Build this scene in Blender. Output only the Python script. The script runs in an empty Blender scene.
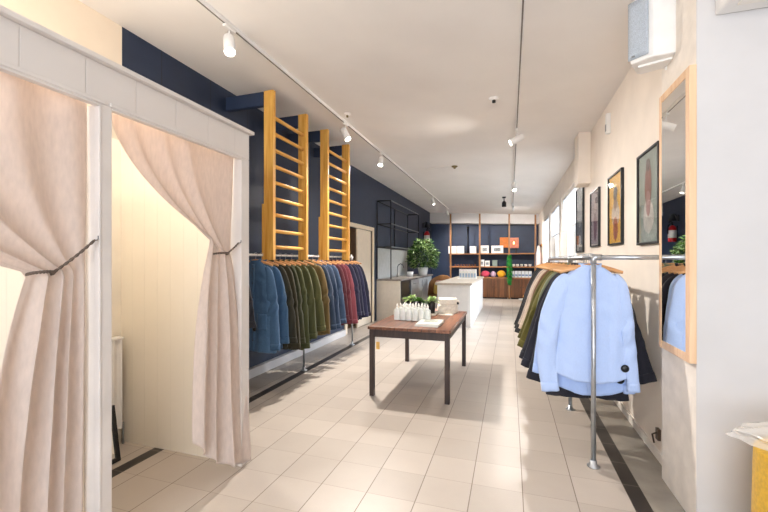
import bpy, bmesh, math, random
from mathutils import Vector, Matrix, noise
R = random.Random(7)
PI = math.pi
SC = bpy.context.scene
COL = SC.collection

# ------------------------------------------------------------------ materials
def lin(c):
    c = c / 255.0
    return c / 12.92 if c <= 0.04045 else ((c + 0.055) / 1.055) ** 2.4
def rgb(h):
    return (lin(int(h[0:2], 16)), lin(int(h[2:4], 16)), lin(int(h[4:6], 16)), 1)
class NT:
    def __init__(s, m):
        s.t = m.node_tree; s.n = s.t.nodes; s.l = s.t.links
    def node(s, ty, **kw):
        n = s.n.new(ty)
        for k, v in kw.items():
            if k.startswith('i_'):
                n.inputs[k[2:]].default_value = v
            else:
                setattr(n, k, v)
        return n
    def link(s, a, b): s.l.new(a, b)
    def val(s, x, sock):
        if hasattr(x, 'is_output'): s.l.new(x, sock)
        else: sock.default_value = x
    def math(s, op, a, b=0.0, c=0.0):
        n = s.n.new('ShaderNodeMath'); n.operation = op
        s.val(a, n.inputs[0]); s.val(b, n.inputs[1]); s.val(c, n.inputs[2])
        return n.outputs[0]
    def mix(s, f, a, b):
        n = s.n.new('ShaderNodeMix'); n.data_type = 'RGBA'
        s.val(f, n.inputs[0]); s.val(a, n.inputs[6]); s.val(b, n.inputs[7])
        return n.outputs[2]
def newmat(name):
    m = bpy.data.materials.new(name); m.use_nodes = True
    return m, NT(m), m.node_tree.nodes['Principled BSDF']
MATS = {}
def mat(name, hexa, rough=0.6, metal=0.0, var=0.12, scale=12.0, bump=0.0, stretch=(1, 1, 1), coat=0.0,
        spec=0.5, trans=0.0, hex2=None, sheen=0.0, alpha=1.0):
    if name in MATS: return MATS[name]
    m, t, b = newmat(name)
    tc = t.node('ShaderNodeTexCoord'); mp = t.node('ShaderNodeMapping')
    mp.inputs['Scale'].default_value = stretch
    t.link(tc.outputs['Object'], mp.inputs[0])
    nz = t.node('ShaderNodeTexNoise'); nz.inputs['Scale'].default_value = scale; nz.inputs['Detail'].default_value = 5
    t.link(mp.outputs[0], nz.inputs['Vector'])
    c = rgb(hexa)
    if hex2: a2 = rgb(hex2)
    else: a2 = tuple(max(0, x * (1 - var * 1.6)) for x in c[:3]) + (1,)
    hi = c if hex2 else tuple(min(1, x * (1 + var * 0.6)) for x in c[:3]) + (1,)
    f = t.math('MULTIPLY_ADD', nz.outputs[0], 2.2, -0.6)
    cl = t.node('ShaderNodeClamp'); t.link(f, cl.inputs[0])
    col = t.mix(cl.outputs[0], a2, hi)
    t.link(col, b.inputs['Base Color'])
    b.inputs['Roughness'].default_value = rough; b.inputs['Metallic'].default_value = metal
    b.inputs['Specular IOR Level'].default_value = spec
    b.inputs['Coat Weight'].default_value = coat
    b.inputs['Sheen Weight'].default_value = sheen
    if alpha < 1: b.inputs['Alpha'].default_value = alpha
    if bump:
        bp = t.node('ShaderNodeBump'); bp.inputs['Strength'].default_value = bump; bp.inputs['Distance'].default_value = 0.01
        t.link(nz.outputs[0], bp.inputs['Height']); t.link(bp.outputs[0], b.inputs['Normal'])
    if trans:
        tr = t.node('ShaderNodeBsdfTranslucent'); t.link(col, tr.inputs[0])
        mx = t.node('ShaderNodeMixShader'); mx.inputs[0].default_value = trans
        t.link(b.outputs[0], mx.inputs[1]); t.link(tr.outputs[0], mx.inputs[2])
        t.link(mx.outputs[0], t.n['Material Output'].inputs[0])
    MATS[name] = m
    return m
def emis(name, col, strength):
    m, t, b = newmat(name)
    b.inputs['Base Color'].default_value = col + (1,)
    b.inputs['Emission Color'].default_value = col + (1,)
    b.inputs['Emission Strength'].default_value = strength
    return m
def wood(name, h1, h2, axis=1, rough=0.45, sc=1.0, planks=0.0, coat=0.0):
    m, t, b = newmat(name)
    tc = t.node('ShaderNodeTexCoord'); mp = t.node('ShaderNodeMapping')
    s = [14 * sc] * 3; s[axis] = 0.9 * sc
    mp.inputs['Scale'].default_value = s
    t.link(tc.outputs['Object'], mp.inputs[0])
    nz = t.node('ShaderNodeTexNoise'); nz.inputs['Scale'].default_value = 2.2; nz.inputs['Detail'].default_value = 7; nz.inputs['Distortion'].default_value = 0.6
    t.link(mp.outputs[0], nz.inputs['Vector'])
    f = t.math('MULTIPLY_ADD', nz.outputs[0], 2.4, -0.7)
    cl = t.node('ShaderNodeClamp'); t.link(f, cl.inputs[0])
    col = t.mix(cl.outputs[0], rgb(h1), rgb(h2))
    if planks:
        sp = t.node('ShaderNodeSeparateXYZ'); t.link(tc.outputs['Object'], sp.inputs[0])
        v = t.math('DIVIDE', sp.outputs[0 if axis != 0 else 1], planks)
        fl = t.math('FLOOR', v)
        wn = t.node('ShaderNodeTexWhiteNoise'); wn.noise_dimensions = '1D'; t.link(fl, wn.inputs['W'])
        dk = t.math('MULTIPLY_ADD', wn.outputs[0], 0.5, 0.6)
        fr = t.math('FRACT', v)
        gap = t.math('LESS_THAN', t.math('ABSOLUTE', t.math('SUBTRACT', fr, 0.5)), 0.47)
        k = t.math('MULTIPLY', dk, t.math('MULTIPLY_ADD', gap, 0.6, 0.4))
        vm = t.node('ShaderNodeVectorMath'); vm.operation = 'SCALE'
        t.link(col, vm.inputs[0]); t.link(k, vm.inputs['Scale']); col = vm.outputs[0]
    t.link(col, b.inputs['Base Color'])
    b.inputs['Roughness'].default_value = rough; b.inputs['Coat Weight'].default_value = coat
    bp = t.node('ShaderNodeBump'); bp.inputs['Strength'].default_value = 0.15; bp.inputs['Distance'].default_value = 0.004
    t.link(nz.outputs[0], bp.inputs['Height']); t.link(bp.outputs[0], b.inputs['Normal'])
    return m
def boards(name, hexa, axis, pitch, rough=0.5, off=0.0):
    """painted vertical boards: a fine groove every pitch metres along one axis"""
    m, t, b = newmat(name)
    tc = t.node('ShaderNodeTexCoord'); sp = t.node('ShaderNodeSeparateXYZ'); t.link(tc.outputs['Object'], sp.inputs[0])
    v = t.math('FRACT', t.math('DIVIDE', t.math('ADD', sp.outputs[axis], off), pitch))
    d = t.math('ABSOLUTE', t.math('SUBTRACT', v, 0.5))
    g = t.node('ShaderNodeMapRange'); g.inputs[1].default_value = 0.485; g.inputs[2].default_value = 0.5; t.link(d, g.inputs[0])
    nz = t.node('ShaderNodeTexNoise'); nz.inputs['Scale'].default_value = 5; nz.inputs['Detail'].default_value = 6; t.link(tc.outputs['Object'], nz.inputs['Vector'])
    c = rgb(hexa); c2 = tuple(x * 0.93 for x in c[:3]) + (1,); c3 = tuple(x * 0.86 for x in c[:3]) + (1,)
    base = t.mix(nz.outputs[0], c2, c)
    t.link(t.mix(g.outputs[0], base, c3), b.inputs['Base Color'])
    b.inputs['Roughness'].default_value = rough
    bp = t.node('ShaderNodeBump'); bp.invert = True; bp.inputs['Strength'].default_value = 0.5; bp.inputs['Distance'].default_value = 0.004
    t.link(g.outputs[0], bp.inputs['Height']); t.link(bp.outputs[0], b.inputs['Normal'])
    return m
def floor_mat():
    m, t, b = newmat('floor_tiles')
    tc = t.node('ShaderNodeTexCoord'); sp = t.node('ShaderNodeSeparateXYZ'); t.link(tc.outputs['Object'], sp.inputs[0])
    X, Y = sp.outputs[0], sp.outputs[1]
    u = t.math('DIVIDE', t.math('SUBTRACT', X, 0.075 - 3.1), 0.31)
    v = t.math('DIVIDE', t.math('SUBTRACT', Y, 2.565 - 6.0), 0.30)
    def edge(a, w): return t.math('LESS_THAN', t.math('ABSOLUTE', t.math('SUBTRACT', t.math('FRACT', t.math('ADD', a, 0.5)), 0.5)), w)
    gx = edge(u, 0.0095); gy = edge(v, 0.0065)
    cb = t.node('ShaderNodeCombineXYZ'); t.link(t.math('FLOOR', u), cb.inputs[0]); t.link(t.math('FLOOR', v), cb.inputs[1])
    wn = t.node('ShaderNodeTexWhiteNoise'); wn.noise_dimensions = '2D'; t.link(cb.outputs[0], wn.inputs['Vector'])
    nz = t.node('ShaderNodeTexNoise'); nz.inputs['Scale'].default_value = 3.0; nz.inputs['Detail'].default_value = 8; nz.inputs['Roughness'].default_value = 0.65
    t.link(tc.outputs['Object'], nz.inputs['Vector'])
    nf = t.node('ShaderNodeTexNoise'); nf.inputs['Scale'].default_value = 140.0; nf.inputs['Detail'].default_value = 2
    t.link(tc.outputs['Object'], nf.inputs['Vector'])
    f = t.math('ADD', t.math('MULTIPLY', wn.outputs[0], 0.35), t.math('ADD', t.math('MULTIPLY', nz.outputs[0], 0.5), t.math('MULTIPLY', nf.outputs[0], 0.25)))
    tile = t.mix(f, rgb('A69B90'), rgb('C6BBB0'))
    tile = t.mix(gy, tile, rgb('A09284'))
    tile = t.mix(gx, tile, rgb('7A6C60'))
    # grey cement margin along the right wall, with stains
    nm = t.node('ShaderNodeTexNoise'); nm.inputs['Scale'].default_value = 7.0; nm.inputs['Detail'].default_value = 9; t.link(tc.outputs['Object'], nm.inputs['Vector'])
    cem = t.mix(nm.outputs[0], rgb('7C766E'), rgb('ADA598'))
    c = t.mix(t.math('GREATER_THAN', X, 0.79), tile, cem)
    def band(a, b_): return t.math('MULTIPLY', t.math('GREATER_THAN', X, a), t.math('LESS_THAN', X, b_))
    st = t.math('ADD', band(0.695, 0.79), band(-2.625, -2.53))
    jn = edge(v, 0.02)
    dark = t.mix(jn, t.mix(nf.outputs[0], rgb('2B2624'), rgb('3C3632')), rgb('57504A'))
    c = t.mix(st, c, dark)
    t.link(c, b.inputs['Base Color'])
    rr = t.math('MULTIPLY_ADD', nz.outputs[0], 0.2, 0.28)
    t.link(rr, b.inputs['Roughness'])
    b.inputs['Specular IOR Level'].default_value = 0.45
    bp = t.node('ShaderNodeBump'); bp.invert = True; bp.inputs['Strength'].default_value = 0.35; bp.inputs['Distance'].default_value = 0.003
    t.link(t.math('MAXIMUM', gx, gy), bp.inputs['Height']); t.link(bp.outputs[0], b.inputs['Normal'])
    return m

def two_tone_wall():
    """left wall: cream paint up to the end of the fitting rooms, navy beyond"""
    m, t, b = newmat('left_wall_paint')
    tc = t.node('ShaderNodeTexCoord'); sp = t.node('ShaderNodeSeparateXYZ'); t.link(tc.outputs['Object'], sp.inputs[0])
    nz = t.node('ShaderNodeTexNoise'); nz.inputs['Scale'].default_value = 4; nz.inputs['Detail'].default_value = 6; t.link(tc.outputs['Object'], nz.inputs['Vector'])
    cream = t.mix(nz.outputs[0], rgb('E2D2BC'), rgb('EEE0CC'))
    navy = t.mix(nz.outputs[0], rgb('192438'), rgb('24324C'))
    v = t.math('FRACT', t.math('DIVIDE', sp.outputs[1], 0.62))
    g = t.math('LESS_THAN', t.math('ABSOLUTE', t.math('SUBTRACT', v, 0.5)), 0.006)
    navy = t.mix(g, navy, rgb('12161E'))
    t.link(t.mix(t.math('GREATER_THAN', sp.outputs[1], 2.40), cream, navy), b.inputs['Base Color'])
    b.inputs['Roughness'].default_value = 0.55
    return m

M_floor = floor_mat()
M_cream = mat('cream_wall_paint', 'F2E7DB', 0.7, var=0.05, scale=3, bump=0.08)
M_white = mat('white_wall_paint', 'CECBCA', 0.7, var=0.04, scale=2.5, bump=0.10)
M_plaster = mat('rough_white_plaster', 'F0E8DE', 0.75, var=0.08, scale=9, bump=0.25)
M_ceil = mat('ceiling_paint', 'F2EEEA', 0.75, var=0.03, scale=1.5, bump=0.03)
M_navy = mat('navy_paint', '24334F', 0.55, var=0.12, scale=4)
M_left = two_tone_wall()
M_booth = boards('booth_paint_boards_front', 'DAD2CB', 1, 0.245, 0.45)
M_boothx = boards('booth_paint_boards_end', 'F1E9DA', 0, 0.13, 0.5)
M_booth_plain = mat('booth_paint', 'DAD2CB', 0.4, var=0.06, scale=5, bump=0.05)
M_boothin = mat('booth_lining_paint', 'F1EADC', 0.6, var=0.05, scale=4)
M_whitemetal = mat('white_metal', 'EDEBE8', 0.35, var=0.03)
M_chrome = mat('galvanised_pipe', 'B9BDC2', 0.3, metal=0.85, var=0.08, scale=30)
M_steel = mat('brushed_steel', '8E9092', 0.35, metal=0.9, var=0.1, scale=25)
M_black = mat('black_metal', '17171A', 0.45, var=0.1)
M_blackp = mat('black_plastic', '141416', 0.3, var=0.1)
M_pine = wood('golden_pine', 'C98A30', 'EDBC62', 2, 0.4)
M_pineY = wood('golden_pine_rung', 'CC8E38', 'EFC06A', 1, 0.4)
M_hanger = wood('hanger_beech', 'C58A55', 'E2B07A', 0, 0.4)
M_table = wood('reclaimed_planks', '5E3320', '9A6240', 1, 0.38, planks=0.145, coat=0.15)
M_darkwood = wood('dark_stained_wood', '2A1D19', '3F2D27', 2, 0.5)
M_shelfwood = wood('shelf_wood', '8A5530', 'B9824F', 0, 0.5)
M_postwood = wood('post_wood', '7C5230', 'A87A4C', 2, 0.5)
M_slat = wood('slatted_wood', '5B3720', '86552F', 2, 0.5, planks=0.09)
M_birch = wood('pale_birch', 'D9AE86', 'EACBA6', 2, 0.45, sc=0.7)
M_linen = mat('linen_cloth', 'E6D8CE', 0.9, var=0.06, scale=60, bump=0.08, stretch=(1, 1, 0.3), trans=0.42, sheen=0.2)
M_rope = mat('grey_rope', '6A5B50', 0.9, var=0.3, scale=90, bump=0.4)
M_leaf = mat('leaf_green', '4C7A2E', 0.5, var=0.35, scale=8, trans=0.25)
M_leafd = mat('leaf_dark_green', '2C4A1C', 0.5, var=0.35, scale=8, trans=0.2)
M_leafl = mat('leaf_pale_green', 'A8C47A', 0.5, var=0.25, scale=8, trans=0.25)
M_soil = mat('soil', '2A1E16', 0.9, var=0.4, scale=60)
M_paper = mat('white_paper', 'F0ECE4', 0.6, var=0.04, scale=30)
M_bottle = mat('milky_bottle', 'EEF0EA', 0.25, var=0.04, scale=30, coat=0.3)
M_counter = mat('island_white_paint', 'E6E4E0', 0.45, var=0.03)
M_concrete = mat('concrete_worktop', '9A9087', 0.5, var=0.2, scale=18)
M_tilew = mat('white_wall_tile', 'C9CCCB', 0.25, var=0.06, scale=10)

def m_mirror():
    m, t, b = newmat('mirror_glass')
    b.inputs['Base Color'].default_value = (0.92, 0.93, 0.92, 1); b.inputs['Metallic'].default_value = 1; b.inputs['Roughness'].default_value = 0.015
    return m
M_mirror = m_mirror()
def m_glass():
    m, t, b = newmat('clear_glass')
    tr = t.node('ShaderNodeBsdfTransparent'); gl = t.node('ShaderNodeBsdfGlossy'); gl.inputs['Roughness'].default_value = 0.02
    fr = t.node('ShaderNodeLayerWeight'); fr.inputs[0].default_value = .5
    fz = t.math('MULTIPLY_ADD', t.math('POWER', fr.outputs[1], 5.0), .75, .035)
    mx = t.node('ShaderNodeMixShader'); t.link(fz, mx.inputs[0]); t.link(tr.outputs[0], mx.inputs[1]); t.link(gl.outputs[0], mx.inputs[2])
    t.link(mx.outputs[0], t.n['Material Output'].inputs[0])
    return m
M_glass = m_glass()
def m_film():
    m, t, b = newmat('clear_plastic_film')
    tr = t.node('ShaderNodeBsdfTransparent'); mx = t.node('ShaderNodeMixShader'); mx.inputs[0].default_value = 0.42
    b.inputs['Base Color'].default_value = (0.8, 0.78, 0.74, 1); b.inputs['Roughness'].default_value = 0.15
    t.link(tr.outputs[0], mx.inputs[1]); t.link(b.outputs[0], mx.inputs[2]); t.link(mx.outputs[0], t.n['Material Output'].inputs[0])
    return m
M_film = m_film()
M_lens = emis('lamp_lens', (1.0, 0.90, 0.75), 30.0)

# ------------------------------------------------------------------ mesh builder
class MB:
    def __init__(s): s.v = []; s.f = []
    def add(s, vs, fs):
        o = len(s.v); s.v += [tuple(p) for p in vs]; s.f += [tuple(i + o for i in f) for f in fs]; return s
    def box(s, c, d, rot=None):
        vs = []
        for i in range(8):
            p = Vector(((1 if i & 1 else -1) * d[0] / 2, (1 if i & 2 else -1) * d[1] / 2, (1 if i & 4 else -1) * d[2] / 2))
            if rot is not None: p = rot @ p
            vs.append(p + Vector(c))
        return s.add(vs, [(0, 2, 3, 1), (4, 5, 7, 6), (0, 1, 5, 4), (2, 6, 7, 3), (0, 4, 6, 2), (1, 3, 7, 5)])
    def bx(s, x0, x1, y0, y1, z0, z1):
        return s.box(((x0 + x1) / 2, (y0 + y1) / 2, (z0 + z1) / 2), (abs(x1 - x0), abs(y1 - y0), abs(z1 - z0)))
    def tube(s, path, r, n=12, cap=True):
        path = [Vector(p) for p in path]; rs = r if isinstance(r, (list, tuple)) else [r] * len(path)
        vs = []; fs = []
        up = None
        for i, p in enumerate(path):
            d = (path[min(i + 1, len(path) - 1)] - path[max(i - 1, 0)]).normalized()
            if up is None:
                up = Vector((0, 0, 1)) if abs(d.z) < 0.9 else Vector((1, 0, 0))
            a = d.cross(up)
            if a.length < 1e-5: a = d.cross(Vector((0, 1, 0)))
            a.normalize(); bb = a.cross(d).normalized(); up = bb
            q = rs[i] if isinstance(rs[i], (tuple, list)) else (rs[i], rs[i])
            for k in range(n):
                t = 2 * PI * k / n
                vs.append(p + a * math.cos(t) * q[0] + bb * math.sin(t) * q[1])
        for i in range(len(path) - 1):
            for k in range(n):
                fs.append((i * n + k, i * n + (k + 1) % n, (i + 1) * n + (k + 1) % n, (i + 1) * n + k))
        if cap:
            fs.append(tuple(range(n))[::-1]); fs.append(tuple((len(path) - 1) * n + k for k in range(n)))
        return s.add(vs, fs)
    def lathe(s, prof, c=(0, 0, 0), n=24, M=None, cap=True):
        vs = []; fs = []
        for (r, z) in prof:
            for k in range(n):
                t = 2 * PI * k / n; p = Vector((r * math.cos(t), r * math.sin(t), z))
                if M is not None: p = M @ p
                vs.append(p + Vector(c))
        for i in range(len(prof) - 1):
            for k in range(n):
                fs.append((i * n + k, i * n + (k + 1) % n, (i + 1) * n + (k + 1) % n, (i + 1) * n + k))
        if cap:
            fs.append(tuple(range(n))[::-1]); fs.append(tuple((len(prof) - 1) * n + k for k in range(n)))
        return s.add(vs, fs)
    def grid(s, fn, nu, nv, wrap=False):
        vs = []; fs = []
        cu = nu if wrap else nu + 1
        for j in range(nv + 1):
            for i in range(cu): vs.append(fn(i / nu, j / nv))
        for j in range(nv):
            for i in range(nu):
                a = j * cu + i; b_ = j * cu + (i + 1) % cu
                fs.append((a, b_, b_ + cu, a + cu))
        return s.add(vs, fs)
    def prism(s, pts, y0, y1, ax=1):
        """polygon in the other two axes, extruded along axis ax"""
        n = len(pts); vs = []
        for y in (y0, y1):
            for (a, b_) in pts:
                vs.append((a, y, b_) if ax == 1 else ((y, a, b_) if ax == 0 else (a, b_, y)))
        fs = [tuple(range(n)), tuple(range(n, 2 * n))[::-1]] + [(i, i + n, (i + 1) % n + n, (i + 1) % n) for i in range(n)]
        return s.add(vs, fs)
    def build(s, name, m, parent=None, smooth=False, bevel=0.0, solid=0.0, subd=0, loc=None):
        me = bpy.data.meshes.new(name); me.from_pydata(s.v, [], s.f); me.update()
        bm = bmesh.new(); bm.from_mesh(me); bmesh.ops.recalc_face_normals(bm, faces=bm.faces); bm.to_mesh(me); bm.free()
        me.materials.append(m)
        if smooth:
            me.polygons.foreach_set('use_smooth', [True] * len(me.polygons))
        o = bpy.data.objects.new(name, me); COL.objects.link(o)
        if parent is not None: o.parent = parent
        if loc is not None: o.location = loc
        if solid:
            md = o.modifiers.new('thickness', 'SOLIDIFY'); md.thickness = solid
        if bevel:
            md = o.modifiers.new('bevel', 'BEVEL'); md.width = bevel; md.segments = 2; md.limit_method = 'ANGLE'; md.angle_limit = 0.7
        if subd:
            md = o.modifiers.new('subdivision', 'SUBSURF'); md.levels = subd; md.render_levels = subd
        return o
def thing(name, label, cat, loc=(0, 0, 0), rz=0.0, group=None):
    o = bpy.data.objects.new(name, None); COL.objects.link(o); o.empty_display_size = 0.1
    o.location = loc; o.rotation_euler = (0, 0, rz)
    return tag(o, label, cat, group)
def tag(o, label, cat, group=None):
    o['label'] = label; o['category'] = cat
    if group: o['group'] = group
    return o
def struct(o):
    o['kind'] = 'structure'; return o
def copy_tree(root, loc, label=None, group=None):
    r = root.copy(); COL.objects.link(r); r.location = loc
    if label: r['label'] = label
    if group: r['group'] = group
    for ch in list(root.children):
        c = ch.copy(); COL.objects.link(c); c.parent = r
        for g in list(ch.children):
            d = g.copy(); COL.objects.link(d); d.parent = c
    return r

# ------------------------------------------------------------------ the room
def cz(x): return 3.42 - 0.0554 * (x + 3.1)       # the old ceiling falls towards the right
XL, XR, YB, YF = -3.1, 1.035, 15.95, -2.6
struct(MB().bx(XL - .2, 2.6, YF - .2, YB + .2, -0.1, 0).build('floor', M_floor))
cm = MB().prism([(XL - .2, cz(XL - .2)), (2.6, cz(2.6)), (2.6, cz(2.6) + .15), (XL - .2, cz(XL - .2) + .15)], YF - .2, YB + .2)
struct(cm.build('ceiling', M_ceil))
w = MB()                                             # left wall with the doorway
w.bx(XL - .2, XL, YF, 7.05, 0, 3.43); w.bx(XL - .2, XL, 8.6, YB + .1, 0, 3.43); w.bx(XL - .2, XL, 7.05, 8.6, 2.17, 3.43)
struct(w.build('wall_left', M_left))
struct(MB().bx(XL - .2, 2.6, YB, YB + .2, 0, 3.43).build('wall_back', M_navy))
# right wall: three bays of windows at the far end
w = MB()
w.bx(XR, XR + .25, 3.0, 7.0, 0, 3.22)
bays = [(7.0, 9.0), (9.35, 11.3), (11.7, 13.8)]
w.bx(XR, XR + .25, 7.0, YB, 0, 1.05); w.bx(XR, XR + .25, 7.0, YB, 2.78, 3.22)
for a, b_ in ((9.0, 9.35), (11.3, 11.7), (13.8, YB)): w.bx(XR, XR + .25, a, b_, 1.05, 2.78)
struct(w.build('wall_right', M_cream))
struct(MB().bx(.965, XR + .25, 2.53, 3.03, 0, 3.23).build('wall_pier', M_plaster))
struct(MB().bx(.966, 2.6, 2.525, 2.75, 0, 3.23).build('wall_recess', M_white))
struct(MB().bx(2.4, 2.6, YF, 2.75, 0, 3.15).build('wall_side', M_white))
w = MB()                                             # street wall behind the camera with the shop window
w.bx(XL, -2.2, YF - .2, YF, 0, 3.43); w.bx(1.9, 2.6, YF - .2, YF, 0, 3.2); w.bx(-2.2, 1.9, YF - .2, YF, 0, .35); w.bx(-2.2, 1.9, YF - .2, YF, 2.75, 3.4)
struct(w.build('wall_front', M_white))
# boxed-in duct on the right wall and the white beam over the back shelves
struct(MB().bx(.88, XR, 5.8, 6.12, 2.5, 3.2).build('trim_1', M_cream, bevel=.006))
struct(MB().prism([(XL, 3.0), (XR, 2.83), (XR, 3.3), (XL, 3.45)], 15.50, YB).build('trim_2', M_white, bevel=.01))
struct(MB().bx(XL, XL + .07, 2.42, 6.9, 0, .115).build('baseboard_left', M_white, bevel=.008))
struct(MB().bx(XR - .015, XR, 3.03, 7.0, 0, .07).build('baseboard_right', M_plaster, bevel=.003))
# windows of the far right wall
for i, (a, b_) in enumerate(bays):
    wf = MB()
    x0, x1 = XR + .12, XR + .17
    wf.bx(x0, x1, a, b_, 1.05, 1.11); wf.bx(x0, x1, a, b_, 2.72, 2.78); wf.bx(x0, x1, a, a + .06, 1.11, 2.72); wf.bx(x0, x1, b_ - .06, b_, 1.11, 2.72)
    wf.bx(x0, x1, (a + b_) / 2 - .025, (a + b_) / 2 + .025, 1.11, 2.72)
    fr = struct(wf.build('window_%d' % (i + 1), M_whitemetal, bevel=.004))
    MB().bx(XR + .14, XR + .145, a + .06, b_ - .06, 1.11, 2.72).build('pane', M_glass, fr)
M_blind = mat('white_roller_blind', 'F2F2F2', 0.8, var=0.02, trans=0.55)
for i, (a, b_) in enumerate(bays):
    t = thing('roller_blind', ['white roller blind half drawn over the nearest right window', 'white roller blind on the middle window of the right wall', 'white roller blind on the farthest window of the right wall'][i], 'blind', (XR + .06, (a + b_) / 2, 2.76), 0, 'roller blinds')
    hw = (b_ - a) / 2 - .03
    MB().tube([(0, -hw, -.03), (0, hw, -.03)], .028).build('roller', M_whitemetal, t, True)
    MB().bx(-.03, -.027, -hw + .02, hw - .02, -.66, -.03).build('blind_cloth', M_blind, t)
    MB().bx(-.037, -.02, -hw + .02, hw - .02, -.69, -.66).build('bottom_bar', M_whitemetal, t, bevel=.003)
# left doorway: cream casing, sliding leaf, brown passage
w = MB(); w.bx(XL, XL + .03, 6.97, 7.07, 0, 2.24); w.bx(XL, XL + .03, 8.56, 8.66, 0, 2.24); w.bx(XL, XL + .03, 7.07, 8.56, 2.15, 2.24)
d1 = struct(w.build('door_1', mat('door_cream', 'E3D2B8', .5, var=.04), bevel=.004))
MB().bx(XL - .06, XL - .02, 7.72, 8.56, 0.01, 2.15).build('door_leaf', mat('door_leaf_cream', 'E6D8C2', .5, var=.04), d1, bevel=.004)
struct(MB().bx(XL - .9, XL - .85, 6.8, 8.9, 0, 2.5).bx(XL - .9, XL - .2, 6.75, 6.8, 0, 2.5).bx(XL - .9, XL - .2, 8.9, 8.95, 0, 2.5).bx(XL - .9, XL - .2, 6.8, 8.9, 2.4, 2.5).bx(XL - .9, XL - .2, 6.8, 8.9, -.1, 0).build('wall_passage', mat('passage_brown', '8D7762', .8)))

# ------------------------------------------------------------------ fitting rooms
XB = -1.8
def booth():
    w = MB()
    w.bx(XB - .045, XB, -1.4, 2.36, 2.18, 2.365)                       # header over both openings
    struct(w.build('wall_booth', M_booth, bevel=.004))
    w = MB()
    w.bx(XB - .11, XB, 1.292, 1.345, 0, 2.18)                           # posts
    w.bx(XB - .11, XB, 2.281, 2.36, 0, 2.18)
    w.bx(XB - .11, XB, -.25, -.19, 0, 2.18)
    w.bx(XB - .07, XB, -1.4, -1.3, 0, 2.18)
    struct(w.build('wall_booth_posts', M_booth_plain, bevel=.004))
    struct(MB().bx(XB - .08, XB + .03, -1.4, 2.385, 2.365, 2.39).build('trim_3', M_booth_plain, bevel=.006))
    # casing round the two openings
    for k, (a, b_) in enumerate(((-.19, 1.292), (1.345, 2.281))):
        w = MB(); w.bx(XB - .002, XB + .010, a - .012, b_ + .012, 2.178, 2.196); w.bx(XB - .03, XB + .004, a, b_, 2.166, 2.18)
        w.bx(XB - .03, XB + .003, b_ - .010, b_ + .001, 0, 2.18)
        struct(w.build('trim_%d' % (4 + k), M_booth_plain, bevel=.003))
    struct(MB().bx(-2.99, XB - .11, 2.30, 2.36, 0.0, 2.42).build('wall_booth_end', M_boothx))
    struct(MB().bx(-2.99, XB - .11, 1.29, 1.34, 0.0, 2.2).build('wall_booth_middle', M_boothx))
    struct(MB().bx(-2.99, XB - .07, -1.4, -1.34, 0, 2.2).build('wall_booth_near', M_boothx))
    struct(MB().bx(XL, -2.98, -1.4, 2.36, 0, 2.42).build('wall_booth_back', M_boothin))
booth()

def lerp(a, b_, t): return a + (b_ - a) * t
def fnoise(x, y, z): return noise.noise(Vector((x, y, z)))
def curtain(label, ytop0, ytop1, ytie0, ytie1, ybot0, ybot1, ztie, zhem, nf, seed, power=1.9, xoff=-.085, rise=0.0, out=0.0):
    """a linen curtain hung in the opening, gathered by a tieback and falling to the floor"""
    t = thing('curtain', label, 'curtain', (XB + xoff, 0, 0), 0, 'fitting room curtains')
    zt = 2.215
    def fn(u, v):
        z = lerp(zt, zhem + rise * (1 - u) ** 2, v)
        vt = (zt - ztie) / (zt - zhem)
        if v < vt:
            q = v / vt
            e = q ** power
            a = lerp(ytop0, ytie0, e); b_ = lerp(ytop1, ytie1, q ** 1.2)
            amp = lerp(.017, .014, q)
            droop = -.10 * math.sin(PI * q) * (1 - u) * 0.0
            ph = 2 * PI * nf * u + 1.5 * math.sin(5 * u + seed) + 1.1 * fnoise(u * 3, v * 1.5, seed)
        else:
            q = (v - vt) / (1 - vt)
            e = 1 - (1 - q) ** 2.2
            a = lerp(ytie0, ybot0, e); b_ = lerp(ytie1, ybot1, e)
            amp = lerp(.014, .034, min(1, q * 2.2)); droop = 0
            ph = 2 * PI * nf * u + 1.5 * math.sin(5 * u + seed) + 1.1 * fnoise(u * 3, v * 1.5, seed)
        y = lerp(a, b_, u) + .012 * math.sin(ph * 1.0 + 1.2) * (1 - abs(2 * u - 1))
        n1 = fnoise(u * 4, v * 1.6, seed)
        x = amp * math.sin(ph) * (.75 + .9 * n1) + .028 * n1
        qt = abs(v - vt)
        x *= lerp(.55, 1, min(1, qt * 9))
        return (x + out * max(0, (v - vt) / (1 - vt)) ** .6 * (1 if v > vt else 0), y, z + droop)
    MB().grid(fn, 150, 90).build('cloth', M_linen, t, True, solid=.0022)
    # rod and hem band
    MB().tube([(0, ytop0 - .03, zt + .008), (0, ytop1 + .0, zt + .008)], .009, 10).build('curtain_rod', M_whitemetal, t, True)
    return t
curtain('near linen curtain at the left picture edge, tied back to the middle post', -.16, 1.285, 1.055, 1.275, .87, 1.27, 1.40, .012, 4.3, 2.0)
curtain('far linen curtain sweeping right across the open fitting room', 1.41, 2.275, 2.075, 2.265, 1.84, 2.345, 1.50, .02, 3.6, 5.3, rise=.34, out=.10)
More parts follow.
